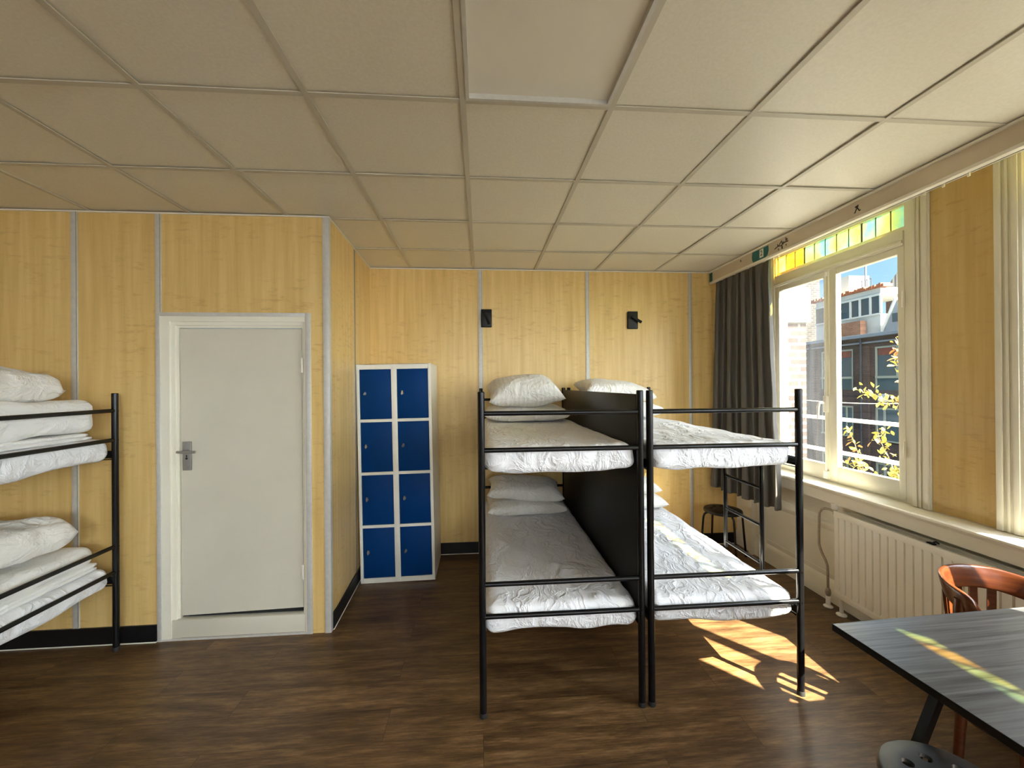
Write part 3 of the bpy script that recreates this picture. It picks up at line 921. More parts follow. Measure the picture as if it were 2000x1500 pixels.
# ------------------------------------------------ bedding
def mattress(seed, sagb=0.0, hang=.012, hx=.380, hy=.934, hz=.064):
    rn = seed * 7.3
    def disp(p, n):
        q = p.copy()
        fx, fy = p.x / hx, p.y / hy
        top = max(0, n.z); bot = max(0, -n.z); side = 1 - abs(n.z)
        # creases running along the sheet
        a = fnoise((p.x * 4 + p.y * 2.2 + rn, p.y * 1.1, rn), 2.0)
        q.z += top * (.006 * a + .007 * (abs(fnoise((p.x * 13 - p.y * 4, p.y * 1.6, rn + 3), 1)) * 2 - .6))
        # gathers on the sides, stronger near the bottom hem
        hem = max(0, min(1, .5 - p.z / (2 * hz)))
        along = p.x if abs(n.y) > abs(n.x) else p.y
        g = fnoise((along * 16 + p.z * 7 + rn, p.z * 6, rn + 1), 1.0)
        g2 = abs(fnoise((along * 11 - p.z * 9 + rn, p.z * 2, rn + 5), 1.0))
        k = side * (.008 * g + .034 * (g2 - .22)) * (.5 + .8 * hem)
        q.x += n.x * k; q.y += n.y * k * .7
        # uneven hem
        low = max(0, min(1, (-p.z) / hz))
        edge = max(abs(fx), abs(fy)) ** 6
        q.z -= low * edge * (hang * (fnoise((p.x * 5, p.y * 5, rn + 8), 1) + .25))
        q.z -= low * sagb * (1 - fx * fx) * (.4 + .6 * (1 - fy * fy))
        return q
    return MB().rounded((0, 0, 0), (hx, hy, hz), .042, (44, 96, 10), disp)

def put_mattress(name, label, bed, z, seed, sagb=.008, hang=.03):
    t = mattress(seed, sagb, hang)
    o = t.build(name, M['sheet'], angle=80)
    rz = bed.rotation_euler.z
    off = Matrix.Rotation(rz, 3, 'Z') @ Vector((0, PL / 2, 0))
    o.location = bed.location + off + Vector((0, 0, z))
    o.rotation_euler = (0, 0, rz)
    tag(o, label, 'mattress', 'sheeted mattresses on the bunks')
    return o
ZU, ZL = 1.252, .474 - .040
put_mattress('mattress', 'white sheeted upper mattress of the bunk beside the lockers', bedA, ZU, 1)
put_mattress('mattress', 'white sheeted lower mattress of the bunk beside the lockers', bedA, ZL + .03, 2, .02, .035)
put_mattress('mattress', 'white sheeted upper mattress of the bunk nearest the window', bedB, ZU, 3)
put_mattress('mattress', 'white sheeted lower mattress of the bunk nearest the window, partly sunlit', bedB, ZL + .03, 4, .015, .03)
put_mattress('mattress', 'white sheeted upper mattress of the bunk left of the door', bedC, ZU, 5, .03)
put_mattress('mattress', 'white sheeted lower mattress of the bunk left of the door', bedC, ZL + .03, 6, .02)

def pillow(name, label, mat, size, loc, rot, seed, group, pinch=.09, puff=.42, crumple=1.0):
    hx, hy, hz = size
    rn = seed * 5.1
    t = MB()
    n = 34
    cache = {}
    def P(i, j, sg):
        u, v = -1 + 2 * i / n, -1 + 2 * j / n
        edge = (i in (0, n) or j in (0, n))
        k = (i, j, 0 if edge else sg)
        if k in cache: return cache[k]
        x = hx * u * (1 - pinch * (1 - v * v) * abs(u) ** 3)
        y = hy * v * (1 - pinch * (1 - u * u) * abs(v) ** 3)
        th = max(0, (1 - abs(u) ** 3.2) * (1 - abs(v) ** 3.2)) ** puff
        rad = math.atan2(v, u)
        w = .10 * fnoise((u * 2 + rn, v * 2, sg)) + .13 * fnoise((rad * 5 + rn, 0, sg * 2)) * (u * u + v * v) * .6
        w += .05 * fnoise((u * 6 + rn, v * 6, sg + 3))
        w *= crumple
        z = sg * hz * th * (1 + w)
        if sg < 0: z *= .72
        z += .10 * hz * fnoise((u * 1.5 + rn, v * 1.5, 9))
        co_ = Vector((x + .006 * fnoise((v * 4, rn, u)), y + .006 * fnoise((u * 4, v, rn)), z))
        cache[k] = t.bm.verts.new(co_)
        return cache[k]
    for sg in (1, -1):
        for i in range(n):
            for j in range(n):
                q = [P(i, j, sg), P(i + 1, j, sg), P(i + 1, j + 1, sg), P(i, j + 1, sg)]
                t.bm.faces.new(q)
    o = t.build(name, mat, angle=80)
    o.location = loc; o.rotation_euler = rot
    tag(o, label, 'pillow', group)
    return o

def folded(name, label, size, loc, rot, seed, layers, cat, group, mat='duvet'):
    """a folded cloth: several soft layers joined by the fold on one side"""
    hx, hy, hz = size
    rn = seed * 3.7
    t = MB()
    lt = hz / layers
    for k in range(layers):
        zc = -hz + lt * (2 * k + 1)
        dx, dy = .018 * fnoise((k * 2.1, rn, 0), 1), .022 * fnoise((k * 3.3, rn, 4), 1)
        def disp(p, n, k=k):
            q = p.copy()
            w = fnoise((p.x * 5 + rn, p.y * 5, k * 3), 1)
            q.z += n.z * lt * .22 * w
            q.x += n.x * .012 * fnoise((p.y * 7, p.z * 20, rn + k), 1)
            q.y += n.y * .012 * fnoise((p.x * 7, p.z * 20, rn + k), 1)
            return q
        t.rounded((dx, dy, zc), (hx, hy, lt * 1.04), min(lt, .05) * .98, (26, 26, 6), disp)
    o = t.build(name, M[mat], angle=80)
    o.location = loc; o.rotation_euler = rot
    tag(o, label, cat, group)
    return o
GP1 = 'pillows on the bunks'
# bunk beside the lockers, upper
pillow('pillow', 'plump striped white pillow on top of another, upper bunk beside the lockers', M['pillow'], (.310, .240, .135), (.360, 3.42, 1.560), (radians(14), radians(-2), radians(2)), 1, GP1, .09, .62)
pillow('pillow', 'flat white pillow under a plump one, upper bunk beside the lockers', M['pillow_plain'], (.345, .25, .078), (.380, 3.50, 1.380), (radians(2), 0, radians(-1)), 2, GP1, .04, .35)
# lower
pillow('pillow', 'white pillow on top of another in the shaded lower bunk beside the lockers', M['pillow_plain'], (.325, .22, .085), (.375, 3.56, .712), (radians(5), radians(4), radians(-2)), 3, GP1)
pillow('pillow', 'white pillow under another in the shaded lower bunk beside the lockers', M['pillow_plain'], (.335, .23, .070), (.380, 3.56, .578), (0, 0, radians(1)), 4, GP1, .04, .35)
# bunk nearest the window
pillow('pillow', 'white pillow showing above the black board, upper bunk nearest the window', M['pillow_plain'], (.31, .22, .088), (1.165, 3.52, 1.565), (radians(8), radians(5), radians(3)), 5, GP1)
pillow('pillow', 'white pillow beneath another on the upper bunk nearest the window', M['pillow_plain'], (.335, .24, .080), (1.225, 3.56, 1.388), (0, 0, radians(-1)), 6, GP1, .04, .35)
pillow('pillow', 'white pillow beneath another in the lower bunk nearest the window', M['pillow_plain'], (.335, .22, .075), (1.27, 3.60, .580), (0, 0, radians(2)), 7, GP1, .04, .35)
pillow('pillow', 'white pillow on top of another in the lower bunk nearest the window', M['pillow_plain'], (.31, .21, .078), (1.25, 3.60, .715), (radians(3), 0, radians(-3)), 8, GP1)
# bunk left of the door
GF = 'folded bedding on the bunk left of the door'
folded('folded_sheet', 'thin folded white sheet under the duvet, upper bunk left of the door', (.36, .32, .020), (-2.68, 2.30, 1.337), (0, 0, 0), 1, 2, 'folded sheet', GF)
folded('folded_duvet', 'thick folded white duvet with a pillow on it, upper bunk left of the door', (.36, .34, .090), (-2.68, 2.305, 1.452), (0, radians(-1), 0), 2, 1, 'duvet', GF)
pillow('pillow', 'plump creased white pillow on the folded duvet, upper bunk left of the door', M['pillow_plain'], (.32, .25, .112), (-2.74, 2.32, 1.618), (radians(-2), radians(-1), radians(4)), 9, GP1, .03, .24, 2.0)
folded('folded_sheet', 'thin folded white sheet at the bottom of the stack, lower bunk left of the door', (.37, .33, .022), (-2.68, 2.30, .553), (0, 0, 0), 3, 2, 'folded sheet', GF)
folded('folded_duvet', 'flat folded white duvet under the pillow, lower bunk left of the door', (.36, .34, .048), (-2.68, 2.31, .622), (0, 0, radians(1)), 4, 1, 'duvet', GF)
pillow('pillow', 'large crumpled white pillow on the folded duvet, lower bunk left of the door', M['pillow_plain'], (.34, .27, .125), (-2.71, 2.32, .765), (radians(2), radians(-2), radians(-3)), 10, GP1, .03, .25, 2.4)

# ================================================================== LOCKER
LK = thing('locker_cabinet', 'white steel locker cabinet with eight blue doors in the alcove corner', 'locker', (-.995, 3.425, 0), rot=(0, radians(-.85), 0))
t = MB()
LW, LD, LH = .605, .48, 1.800
cols = ((.024, .280), (.325, .581))
rows = [(.040 + .4355 * k, .040 + .4355 * k + .412) for k in range(4)]
t.box(0, .003, 0, LD, 0, LH).box(LW - .003, LW, 0, LD, 0, LH).box(.003, LW - .003, LD - .003, LD, 0, LH)
t.box(.003, LW - .003, 0, LD - .003, LH - .003, LH).box(.003, LW - .003, .02, LD - .003, .03, .033)
fx = [0, cols[0][0], cols[0][1], cols[1][0], cols[1][1], LW]
for a, b in ((0, 1), (2, 3), (4, 5)): t.box(fx[a], fx[b], -.001, .018, 0, LH, .001)
zz = [0] + [q for r_ in rows for q in r_] + [LH]
for k in range(0, len(zz), 2):
    for a, b in ((1, 2), (3, 4)): t.box(fx[a], fx[b], 0, .018, zz[k], zz[k + 1])
t.box(.30, .305, .018, LD - .003, .033, LH - .003)
t.build('locker_body', M['locker_white'], LK, local=True)
lr = random.Random(5)
for cx0, cx1 in cols:
    for z0, z1 in rows:
        dm = MB().box(cx0 + .002, cx1 - .002, .003, .016, z0 + .002, z1 - .002, .002)
        do = dm.build('locker_door', M['blue'], LK, local=True)
        x, z = cx0 + .043, (z0 + z1) / 2 + .005
        a = radians(lr.choice((20, 35, 10, 50)))
        k = MB().lathe([(.012, 0), (.012, -.006), (.009, -.012)], (x, .003, z), 16, 'y')
        k.tube([(x - .010 * sin(a), -.012, z - .012 * cos(a)), (x + .012 * sin(a), -.014, z + .022 * cos(a))], [.006, .008], 8)
        k.build('lock', M['chrome'], do, local=True)

# ================================================================== WALL LAMPS
def wall_lamp(label, x, z, ang):
    w_ = thing('wall_lamp', label, 'wall lamp', (x, YB, z), 0, 'reading lamps on the back wall')
    MB().box(-.052, .052, -.028, 0, -.087, .087, .007, 3).build('back_plate', M['black_plastic'], w_, local=True)
    dx, dz = sin(ang), -cos(ang)
    MB().tube([(0, -.028, .015), (0, -.045, .015)], .012, 12).build('swivel', M['black_plastic'], w_, local=True)
    MB().tube([(-.5 * dx * .05, -.055, .018 - .5 * dz * .05), (dx * .085, -.062, .018 + dz * .085)], [.011, .0135], 14).build('lamp_head', M['black_plastic'], w_, local=True)
    return w_
wall_lamp('small black wall reading lamp next to the aluminium strip, above the left bunk', .058, 2.268, radians(20))
wall_lamp('small black wall reading lamp with its head swung out, above the right bunk', 1.507, 2.256, radians(58))

# ================================================================== RADIATOR AND PIPE
rad = thing('radiator', 'white panel radiator with vertical ribs below the window sill', 'radiator', (2.50, 1.75, 0))
RY0, RY1, RZ0, RZ1 = 1.02, 2.66, .135, .728
t = MB()
def rib_profile():
    pts = []
    y = RY1 - .03
    p = .0486
    xf = 2.448
    pts.append((RY1, xf + .006)); pts.append((RY1 - .006, xf)); pts.append((RY1 - .032, xf))
    y = RY1 - .032
    while y - p > RY0 + .03:
        pts += [(y - .0025, xf + .011), (y - .0075, xf + .011), (y - .010, xf + .001), (y - p + .004, xf - .0005), (y - p, xf)]
        y -= p
    pts += [(RY0 + .006, xf), (RY0, xf + .006)]
    return pts
pr = rib_profile()
def band(z0, z1, f):
    A = [t.bm.verts.new((2.448 + (x - 2.448) * f[0], y, z0)) for y, x in pr]
    B = [t.bm.verts.new((2.448 + (x - 2.448) * f[1], y, z1)) for y, x in pr]
    for k in range(len(pr) - 1): t.bm.faces.new((A[k], A[k + 1], B[k + 1], B[k]))
band(RZ0 + .04, RZ0 + .055, (0, 1)); band(RZ0 + .055, RZ1 - .055, (1, 1)); band(RZ1 - .055, RZ1 - .04, (1, 0))
bmesh.ops.remove_doubles(t.bm, verts=t.bm.verts, dist=.0001)
t.box(2.4595, 2.463, RY0, RY1, RZ0, RZ1, .001)
t.box(2.450, 2.4595, RY0, RY0 + .012, RZ0, RZ1).box(2.450, 2.4595, RY1 - .012, RY1, RZ0, RZ1)
t.box(2.450, 2.4595, RY0 + .012, RY1 - .012, RZ0, RZ0 + .035).box(2.450, 2.4595, RY0 + .012, RY1 - .012, RZ1 - .035, RZ1)
t.box(2.446, 2.450, RY0, RY1, RZ1 - .04, RZ1, .001).box(2.446, 2.450, RY0, RY1, RZ0, RZ0 + .04, .001)
t.build('front_panel', M['radiator'], rad)
MB().box(2.530, 2.542, RY0, RY1, RZ0, RZ1, .003).build('back_panel', M['radiator'], rad)
t = MB()
for k in range(40):
    y = RY0 + .03 + k * (RY1 - RY0 - .06) / 39
    t.box(2.468, 2.524, y - .0015, y + .0015, RZ0 + .03, RZ1 - .02)
t.box(2.462, 2.467, RY0 + .01, RY1 - .01, RZ1 - .012, RZ1 - .006).box(2.525, 2.530, RY0 + .01, RY1 - .01, RZ1 - .012, RZ1 - .006)
t.build('convector_fins', M['radiator'], rad)
for y in (2.655, 1.06):
    MB().tube([(2.495, y + .0, .0), (2.495, y, RZ0 + .02)], .012, 12).lathe([(.032, 0), (.032, .006), (.016, .016)], (2.495, y, 0), 20).build('radiator_leg', M['radiator'], rad)
t = MB().box(2.466, 2.49, 2.05, 2.085, RZ1 - .004, RZ1 + .006, .002).tube([(2.478, 2.06, RZ1 + .006), (2.478, 2.045, RZ1 + .018), (2.478, 2.03, RZ1 + .012)], .005, 8)
t.build('air_vent_key', M['black_plastic'], rad)
t = MB().tube([(2.495, 2.66, .706), (2.495, 2.70, .706)], .010, 10).tube([(2.495, 2.70, .69), (2.495, 2.70, .725)], .013, 12)
t.build('valve_body', M['copper'], rad)
MB().lathe([(.017, .722), (.021, .728), (.023, .760), (.020, .765)], (2.495, 2.70, 0), 20).build('valve_knob', M['white_trim'], rad)
P_ = [(2.7, .706), (2.745, .709), (2.787, .704), (2.815, .690), (2.834, .66), (2.839, .62), (2.842, .50), (2.842, .43), (2.836, .405), (2.822, .375), (2.80, .345), (2.782, .322), (2.771, .295), (2.768, .26), (2.766, .11), (2.766, .0)]
pipe = MB().tube([(2.497, y, z) for y, z in P_], .0085, 12)
po = pipe.build('supply_pipe', M['copper'], rad, angle=80)
MB().lathe([(.010, .135), (.016, .125), (.019, .105), (.016, .085), (.012, .078)], (2.497, 2.766, 0), 16).build('pipe_fitting', M['copper'], po)
MB().lathe([(.030, 0), (.030, .006), (.015, .016), (.015, .075), (.012, .080)], (2.497, 2.766, 0), 20).build('pipe_collar', M['radiator'], po)

# ================================================================== TABLE
TB = thing('table', 'table with dark grey woodgrain top at the right picture edge', 'table', (1.262, 1.383, 0), rz=radians(2.6))
MB().box(0, 1.13, -.80, 0, .725, .750, .0015, 1).build('table_top', [M['table']], TB, local=True)
tt = [o for o in TB.children if o.name.startswith('table_top')][0]
tt.data.materials.append(M['black_plastic'])
for p_ in tt.data.polygons:
    if p_.normal.z < .9: p_.material_index = 1
t = MB().box(.18, .95, -.68, -.62, .690, .725).box(.18, .95, -.18, -.12, .690, .725).box(.18, .22, -.62, -.18, .690, .725).box(.91, .95, -.62, -.18, .690, .725)
t.build('table_frame', M['black_metal'], TB, local=True)
def leg(x0, y0, x1, y1):
    m_ = MB()
    A, B = Vector((x0, y0, .70)), Vector((x1, y1, 0.0))
    hw = .014
    rings = []
    for c in (A, B):
        rings.append([m_.bm.verts.new(c + Vector(q)) for q in ((-hw, -hw, 0), (hw, -hw, 0), (hw, hw, 0), (-hw, hw, 0))])
    m_.bm.faces.new(rings[0]); m_.bm.faces.new(rings[1][::-1])
    for k in range(4): m_.bm.faces.new((rings[0][k], rings[1][k], rings[1][(k + 1) % 4], rings[0][(k + 1) % 4]))
    return m_.build('table_leg', M['black_metal'], TB, local=True)
leg(.28, -.16, .075, -.085); leg(.85, -.16, 1.02, -.085); leg(.28, -.64, .075, -.72); leg(.85, -.64, 1.02, -.72)

# ================================================================== STOOLS
def stool(label, x, y, rz, top, H=.45):
    s_ = thing('stool', label, 'stool', (x, y, 0), rz, 'round stools with holes in the seat')
    # seat disc with a ring of round holes, rim turned down
    R, nh, hr, hc = .165, 8, .0165, .095
    m_ = MB()
    seg = 96
    def ringv(r, z): return [m_.bm.verts.new((r * cos(2 * pi * k / seg), r * sin(2 * pi * k / seg), z)) for k in range(seg)]
    prof = [(R - .012, H), (R - .004, H - .003), (R, H - .010), (R, H - .024), (R - .004, H - .028), (R - .010, H - .024), (R - .014, H - .012)]
    rings = [ringv(r, z) for r, z in prof]
    for a_, b_ in zip(rings, rings[1:]):
        for k in range(seg): m_.bm.faces.new((a_[k], a_[(k + 1) % seg], b_[(k + 1) % seg], b_[k]))
    for zi, outer in ((H, rings[0]), (H - .012, rings[-1])):
        edges_ = [m_.bm.edges.get((outer[k], outer[(k + 1) % seg])) for k in range(seg)]
        for h_ in range(nh):
            a_ = 2 * pi * (h_ + .5) / nh
            hv = [m_.bm.verts.new((hc * cos(a_) + hr * cos(2 * pi * q / 20), hc * sin(a_) + hr * sin(2 * pi * q / 20), zi)) for q in range(20)]
            edges_ += [m_.bm.edges.new((hv[q], hv[(q + 1) % 20])) for q in range(20)]
            if zi == H: rings.append(hv)
            else:
                upv = rings[7 + h_]
                for q in range(20): m_.bm.faces.new((upv[q], upv[(q + 1) % 20], hv[(q + 1) % 20], hv[q]))
        bmesh.ops.triangle_fill(m_.bm, use_beauty=True, use_dissolve=False, edges=edges_, normal=(0, 0, 1))
    m_.build('seat', top, s_, local=True)
    for k in range(4):
        a_ = pi / 4 + k * pi / 2
        pts = []
        for r, z in ((.05, H - .030), (.13, H - .030), (.155, H - .032), (.172, H - .042), (.182, H - .062), (.186, H - .09), (.215, .012)):
            pts.append((r * cos(a_), r * sin(a_), z))
        MB().tube(pts, .0095, 10).lathe([(.012, 0), (.012, .014)], (.2155 * cos(a_), .2155 * sin(a_), 0), 12).build('leg', M['black_metal'], s_, local=True, angle=80)
    return s_
stool('dark grey round stool at the bottom picture edge beside the table', 1.352, 1.078, radians(8), M['stool_top'])
stool('black round stool in the far corner under the curtain', 2.245, 3.64, radians(42), M['black_plastic'])

# ================================================================== CHAIR
CH = thing('chair', 'red-brown bentwood chair with curved slatted back, behind the table by the radiator', 'chair', (2.150, 1.505, 0), rz=radians(0))
t = MB()
CR, CRb = .190, .20
# curved top rail: a tall bent band, ends rounded
def railf(u, v):
    a = radians(-12 + 204 * u)
    e = min(1, min(u, 1 - u) / .085)
    e = math.sqrt(max(0, 1 - (1 - e) ** 2))
    hh = .046 * (.12 + .88 * e)
    zc = .735 + .010 * sin(pi * u) - .020 * (1 - min(1, min(u, 1 - u) / .3))
    th = .011
    k = v * 2 * pi
    cx, cz = cos(k), sin(k)
    sq = lambda q, n=4: math.copysign(abs(q) ** (2 / n), q)
    r = CR + th * sq(cx) + .010 * sq(cz)
    return (r * cos(a) * 1.0, r * sin(a) * .96 , zc + hh * sq(cz))
n_u, n_v = 64, 20
g = [[t.bm.verts.new(railf(i / n_u, j / n_v)) for j in range(n_v)] for i in range(n_u + 1)]
for i in range(n_u):
    for j in range(n_v): t.bm.faces.new((g[i][j], g[i + 1][j], g[i + 1][(j + 1) % n_v], g[i][(j + 1) % n_v]))
t.bm.faces.new(g[0]); t.bm.faces.new(g[-1][::-1])
t.build('back_rail', M['chairwood'], CH, local=True, angle=60)
for a in (8, 172):
    a = radians(a)
    t = MB()
    A = Vector(((CR) * cos(a) * 1.0, CR * sin(a), .73)); B = Vector((.175 * cos(a), .18 * sin(a), .43)); C_ = Vector((.20 * cos(a), .19 * sin(a) + .01, 0))
    for p0, p1 in ((A, B), (B, C_)):
        d_ = (p1 - p0)
    t.tube([A, (A + B) / 2 + Vector((0, .012, 0)), B, C_], [.019, .021, .020, .015], 12)
    t.build('back_post', M['chairwood'], CH, local=True, angle=80)
for a in (52, 71, 90, 109, 128):
    a = radians(a)
    t = MB()
    A = Vector((CR * cos(a), CR * sin(a) * .96, .71)); B = Vector((.160 * cos(a), .170 * sin(a), .455))
    tan = Vector((-sin(a), cos(a), 0)); nr = Vector((cos(a), sin(a), 0))
    rings = []
    for c in (A, B):
        rings.append([t.bm.verts.new(c + tan * q0 + nr * q1) for q0, q1 in ((-.014, -.005), (.014, -.005), (.014, .005), (-.014, .005))])
    t.bm.faces.new(rings[0]); t.bm.faces.new(rings[1][::-1])
    for k in range(4): t.bm.faces.new((rings[0][k], rings[1][k], rings[1][(k + 1) % 4], rings[0][(k + 1) % 4]))
    t.build('back_slat', M['chairwood'], CH, local=True)
t = MB().lathe([(.172, .430), (.187, .436), (.190, .448), (.185, .458), (.15, .461), (.02, .456)], (0, 0, 0), 48)
t.build('seat', M['chairwood'], CH, local=True)
for sx in (-1, 1):
    MB().tube([(sx * .14, -.13, .432), (sx * .165, -.165, 0)], [.019, .013], 12).build('front_leg', M['chairwood'], CH, local=True)
MB().lathe([(.150, .215), (.158, .222), (.150, .229), (.142, .222), (.150, .215)], (0, 0, 0), 40).build('leg_ring', M['chairwood'], CH, local=True)

# ================================================================== STICKER AND MARKS ON THE FASCIA
st = thing('sticker', 'teal rounded sticker with a small white number label on the ceiling fascia above the curtain', 'sticker', (2.3095, 3.20, 2.68))
t = MB()
poly = [(3.095, ZC - .018), (3.092, 2.69), (3.105, 2.655), (3.125, 2.643), (3.275, 2.643), (3.288, 2.66), (3.292, 2.69), (3.285, ZC - .015)]
t.prism(poly, 'x', 2.3075, 2.3099)
t.build('backing', M['teal'], st)
MB().box(2.3060, 2.3074, 3.150, 3.195, 2.655, 2.722).build('number_label', M['paper'], st)
tc_ = bpy.data.curves.new('digit', 'FONT'); tc_.body = '2'; tc_.size = .06; tc_.extrude = .0004; tc_.align_x = 'CENTER'; tc_.align_y = 'CENTER'
to_ = bpy.data.objects.new('digit_tmp', tc_); COL.objects.link(to_)
bpy.context.view_layer.update()
me = bpy.data.meshes.new_from_object(to_.evaluated_get(bpy.context.evaluated_depsgraph_get()))
bpy.data.objects.remove(to_)
me.name = 'digit'; me.materials.append(M['ink'])
dg = bpy.data.objects.new('digit', me); COL.objects.link(dg); dg.parent = st
dg.location = Vector((2.3054, 3.1725, 2.688)) - st.location
dg.rotation_euler = (radians(90), 0, radians(-90))

def scribble(label, lines, x=2.3088):
    t = MB()
    for pl, r in lines:
        t.tube([(x, y, z) for y, z in pl], r, 6)
    o = t.build('marker_scribble', M['ink'])
    recentre(o)
    return tag(o, label, 'marker scribble', 'black marks on the ceiling fascia')
scribble('black scribbled marks on the fascia just right of the teal sticker', [
    ([(3.025, 2.672), (2.99, 2.684), (2.955, 2.676), (2.92, 2.692), (2.885, 2.690)], .0035),
    ([(2.995, 2.70), (2.985, 2.68), (2.965, 2.70), (2.95, 2.712), (2.945, 2.69), (2.93, 2.70)], .0030),
    ([(2.905, 2.722), (2.905, 2.70), (2.89, 2.708)], .0035),
    ([(2.985, 2.665), (2.985, 2.650)], .0025), ([(2.945, 2.672), (2.945, 2.650)], .0045), ([(2.905, 2.672), (2.903, 2.660)], .0030)])
scribble('small black arched mark on the fascia above the middle of the window', [
    ([(2.330, 2.702), (2.322, 2.694), (2.316, 2.704), (2.324, 2.700)], .0065),
    ([(2.326, 2.690), (2.336, 2.668), (2.342, 2.668)], .0028), ([(2.320, 2.690), (2.308, 2.670), (2.300, 2.672)], .0030)])
scribble('small dark knot mark on the fascia left of the teal sticker', [([(3.442, 2.715), (3.440, 2.698)], .0045)])

# ================================================================== OUTSIDE
ZS = -4.2
st_ = struct(MB().box(2.9, 60, -40, 60, ZS - .2, ZS).build('street', M['street']))
# white rails across the window openings
for wi, c in enumerate(WC[:3]):
    b = thing('window_guard', ['white two-bar safety rail outside the window by the curtain', 'white two-bar safety rail outside the window beside the table', 'white two-bar safety rail outside the window behind the table'][wi], 'safety rail', (2.95, c, .9), group='safety rails outside the windows')
    for z in (1.031, 1.305):
        MB().box(2.93, 2.965, c - .80, c + .80, z, z + .028, .004).build('guard_bar', M['ext_white'], b)
    for y in (c - .78, c + .78):
        for z in (1.035, 1.309):
            MB().box(2.75, 2.93, y - .012, y + .012, z, z + .02).build('bracket', M['ext_white'], b)
# brick pier just outside, with a white painted block
pr_ = thing('brick_pier', 'sunlit brick pier with a white block, seen just right of the curtain', 'brick pier', (3.1, 4.15, ZS))
MB().box(2.75, 3.39, 4.0, 4.35, ZS, 2.25).box(2.75, 3.39, 4.0, 4.35, 2.60, 4.2).build('brickwork', M['brick_near'], pr_)
MB().box(2.75, 3.42, 3.97, 4.35, 2.25, 2.60).build('white_block', M['ext_white'], pr_)
MB().box(2.88, 3.20, 3.985, 4.0, ZS, 1.10).build('white_render', M['ext_white'], pr_)

# big facade parallel to the room, on the far side of the court
fb = thing('apartment_building', 'dark brick building across the court with cream windows and blue-green panels', 'building', (20.5, 18, ZS))
t = MB()
FY0, FY1, PER, WWD = 6.0, 30.0, 3.27, 2.05
wins = []
y = 20.45
while y > FY0 + 2: y -= PER
ys = []
while y + WWD < FY1 - .4:
    if y > FY0 + .4: ys.append((y, y + WWD))
    y += PER
rowsz = [(1.20, 3.41), (-1.36, .33), (-4.0, -2.45)]
zc = [ZS] + [q for r_ in reversed(rowsz) for q in r_] + [3.92]
for k in range(0, len(zc), 2):
    if zc[k + 1] - zc[k] > .01: t.box(20.0, 20.4, FY0, FY1, zc[k], zc[k + 1])
yy = [FY0] + [q for p_ in ys for q in p_] + [FY1]
for k in range(0, len(yy), 2):
    for z0, z1 in rowsz: t.box(20.0, 20.4, yy[k], yy[k + 1], z0, z1)
    if k > 0 or True:
        c_ = (yy[k] + yy[k + 1]) / 2
        t.box(19.88, 20.0, c_ - .35, c_ + .35, ZS, 3.5)
t.box(20.4, 21.2, FY0, FY1, ZS, 3.88)
t.build('facade_wall', M['brick_far'], fb)
MB().box(19.75, 21.3, FY0 - .1, FY1 + .1, 3.92, 4.08).box(19.92, 20.0, FY0, FY1, 3.62, 3.70).build('coping', M['ext_grey'], fb)
t = MB()
for k in range(2, len(yy), 2):
    c_ = (yy[k] + yy[k + 1]) / 2
    t.tube([(19.84, c_, ZS), (19.84, c_, 3.9)], .05, 8)
t.build('downpipe', M['ext_dark'], fb)
for y0, y1 in ys:
    for ri, (z0, z1) in enumerate(rowsz):
        f_ = MB()
        zb = z0 + (.65 if ri == 0 else 0)
        f_.box(20.02, 20.12, y0, y0 + .09, z0, z1).box(20.02, 20.12, y1 - .09, y1, z0, z1)
        f_.box(20.02, 20.12, y0 + .09, y1 - .09, z1 - .09, z1).box(20.0, 20.14, y0 - .05, y1 + .05, zb - .05, zb + .07)
        if ri: divs = (.42, 1.60)
        else: divs = (.95,)
        for d_ in divs: f_.box(20.02, 20.12, y0 + d_ - .05, y0 + d_ + .05, zb + .07, z1 - .09)
        if ri: f_.box(20.03, 20.11, y0 + .09, y1 - .09, (zb + z1) / 2 - .03, (zb + z1) / 2 + .03)
        wo_ = f_.build('window', M['ext_cream'], fb)
        MB().box(20.06, 20.08, y0 + .09, y1 - .09, zb + .07, z1 - .09).build('pane', M['ext_glass'], wo_)
        if ri == 0:
            MB().box(20.04, 20.10, y0 + .09, y1 - .09, z0, zb - .05).build('lower_panel', M['ext_bluegreen'], wo_)
            MB().box(20.045, 20.058, y0 + .15, y1 - .15, z1 - .45, z1 - .10).build('blind', M['ext_curtain'], wo_)
MB().box(19.96, 20.0, 19.05, 19.0 - .45, .62, 1.02).build('wall_sign', M['ext_white'], fb)

# roof-top white dormer storey set back behind the parapet
rb = thing('rooftop_storey', 'white rooftop storey with a row of tall windows and an orange tiled edge', 'building', (25, 24.2, ZS))
t = MB().box(24.1, 27, 22.78, 27.5, ZS, 5.75).box(24.1, 27, 22.78, 27.5, 6.95, 7.35)
t.build('rooftop_wall', M['ext_white'], rb)
t = MB()
yq = [22.80, 23.32, 23.42, 24.02, 24.14, 24.68, 24.80, 25.44, 25.6, 26.4]
t.box(24.0, 24.1, 22.72, 27.5, 5.70, 5.80).box(24.0, 24.1, 22.72, 27.5, 6.85, 6.97)
for k in (22.72, 23.36, 24.06, 24.72, 25.50, 26.4): t.box(24.0, 24.12, k - .05, k + .05, 5.80, 6.85)
wr = t.build('window_row', M['ext_white'], rb)
MB().box(24.08, 24.10, 22.72, 27.5, 5.8, 6.85).build('pane', M['ext_glass'], wr)
t = MB()
rr_ = random.Random(9)
for k in range(38):
    y_ = 22.4 + k * .14
    t.box(23.9 + rr_.uniform(-.05, .05), 24.5, y_, y_ + .13, 7.32, 7.50 + rr_.uniform(-.06, .08))
t.build('tile_edge', M['ext_orange'], rb)
MB().box(23.6, 24.0, 23.6, 25.0, 4.1, 5.45).build('chimney_stack', M['brick_red'], rb)
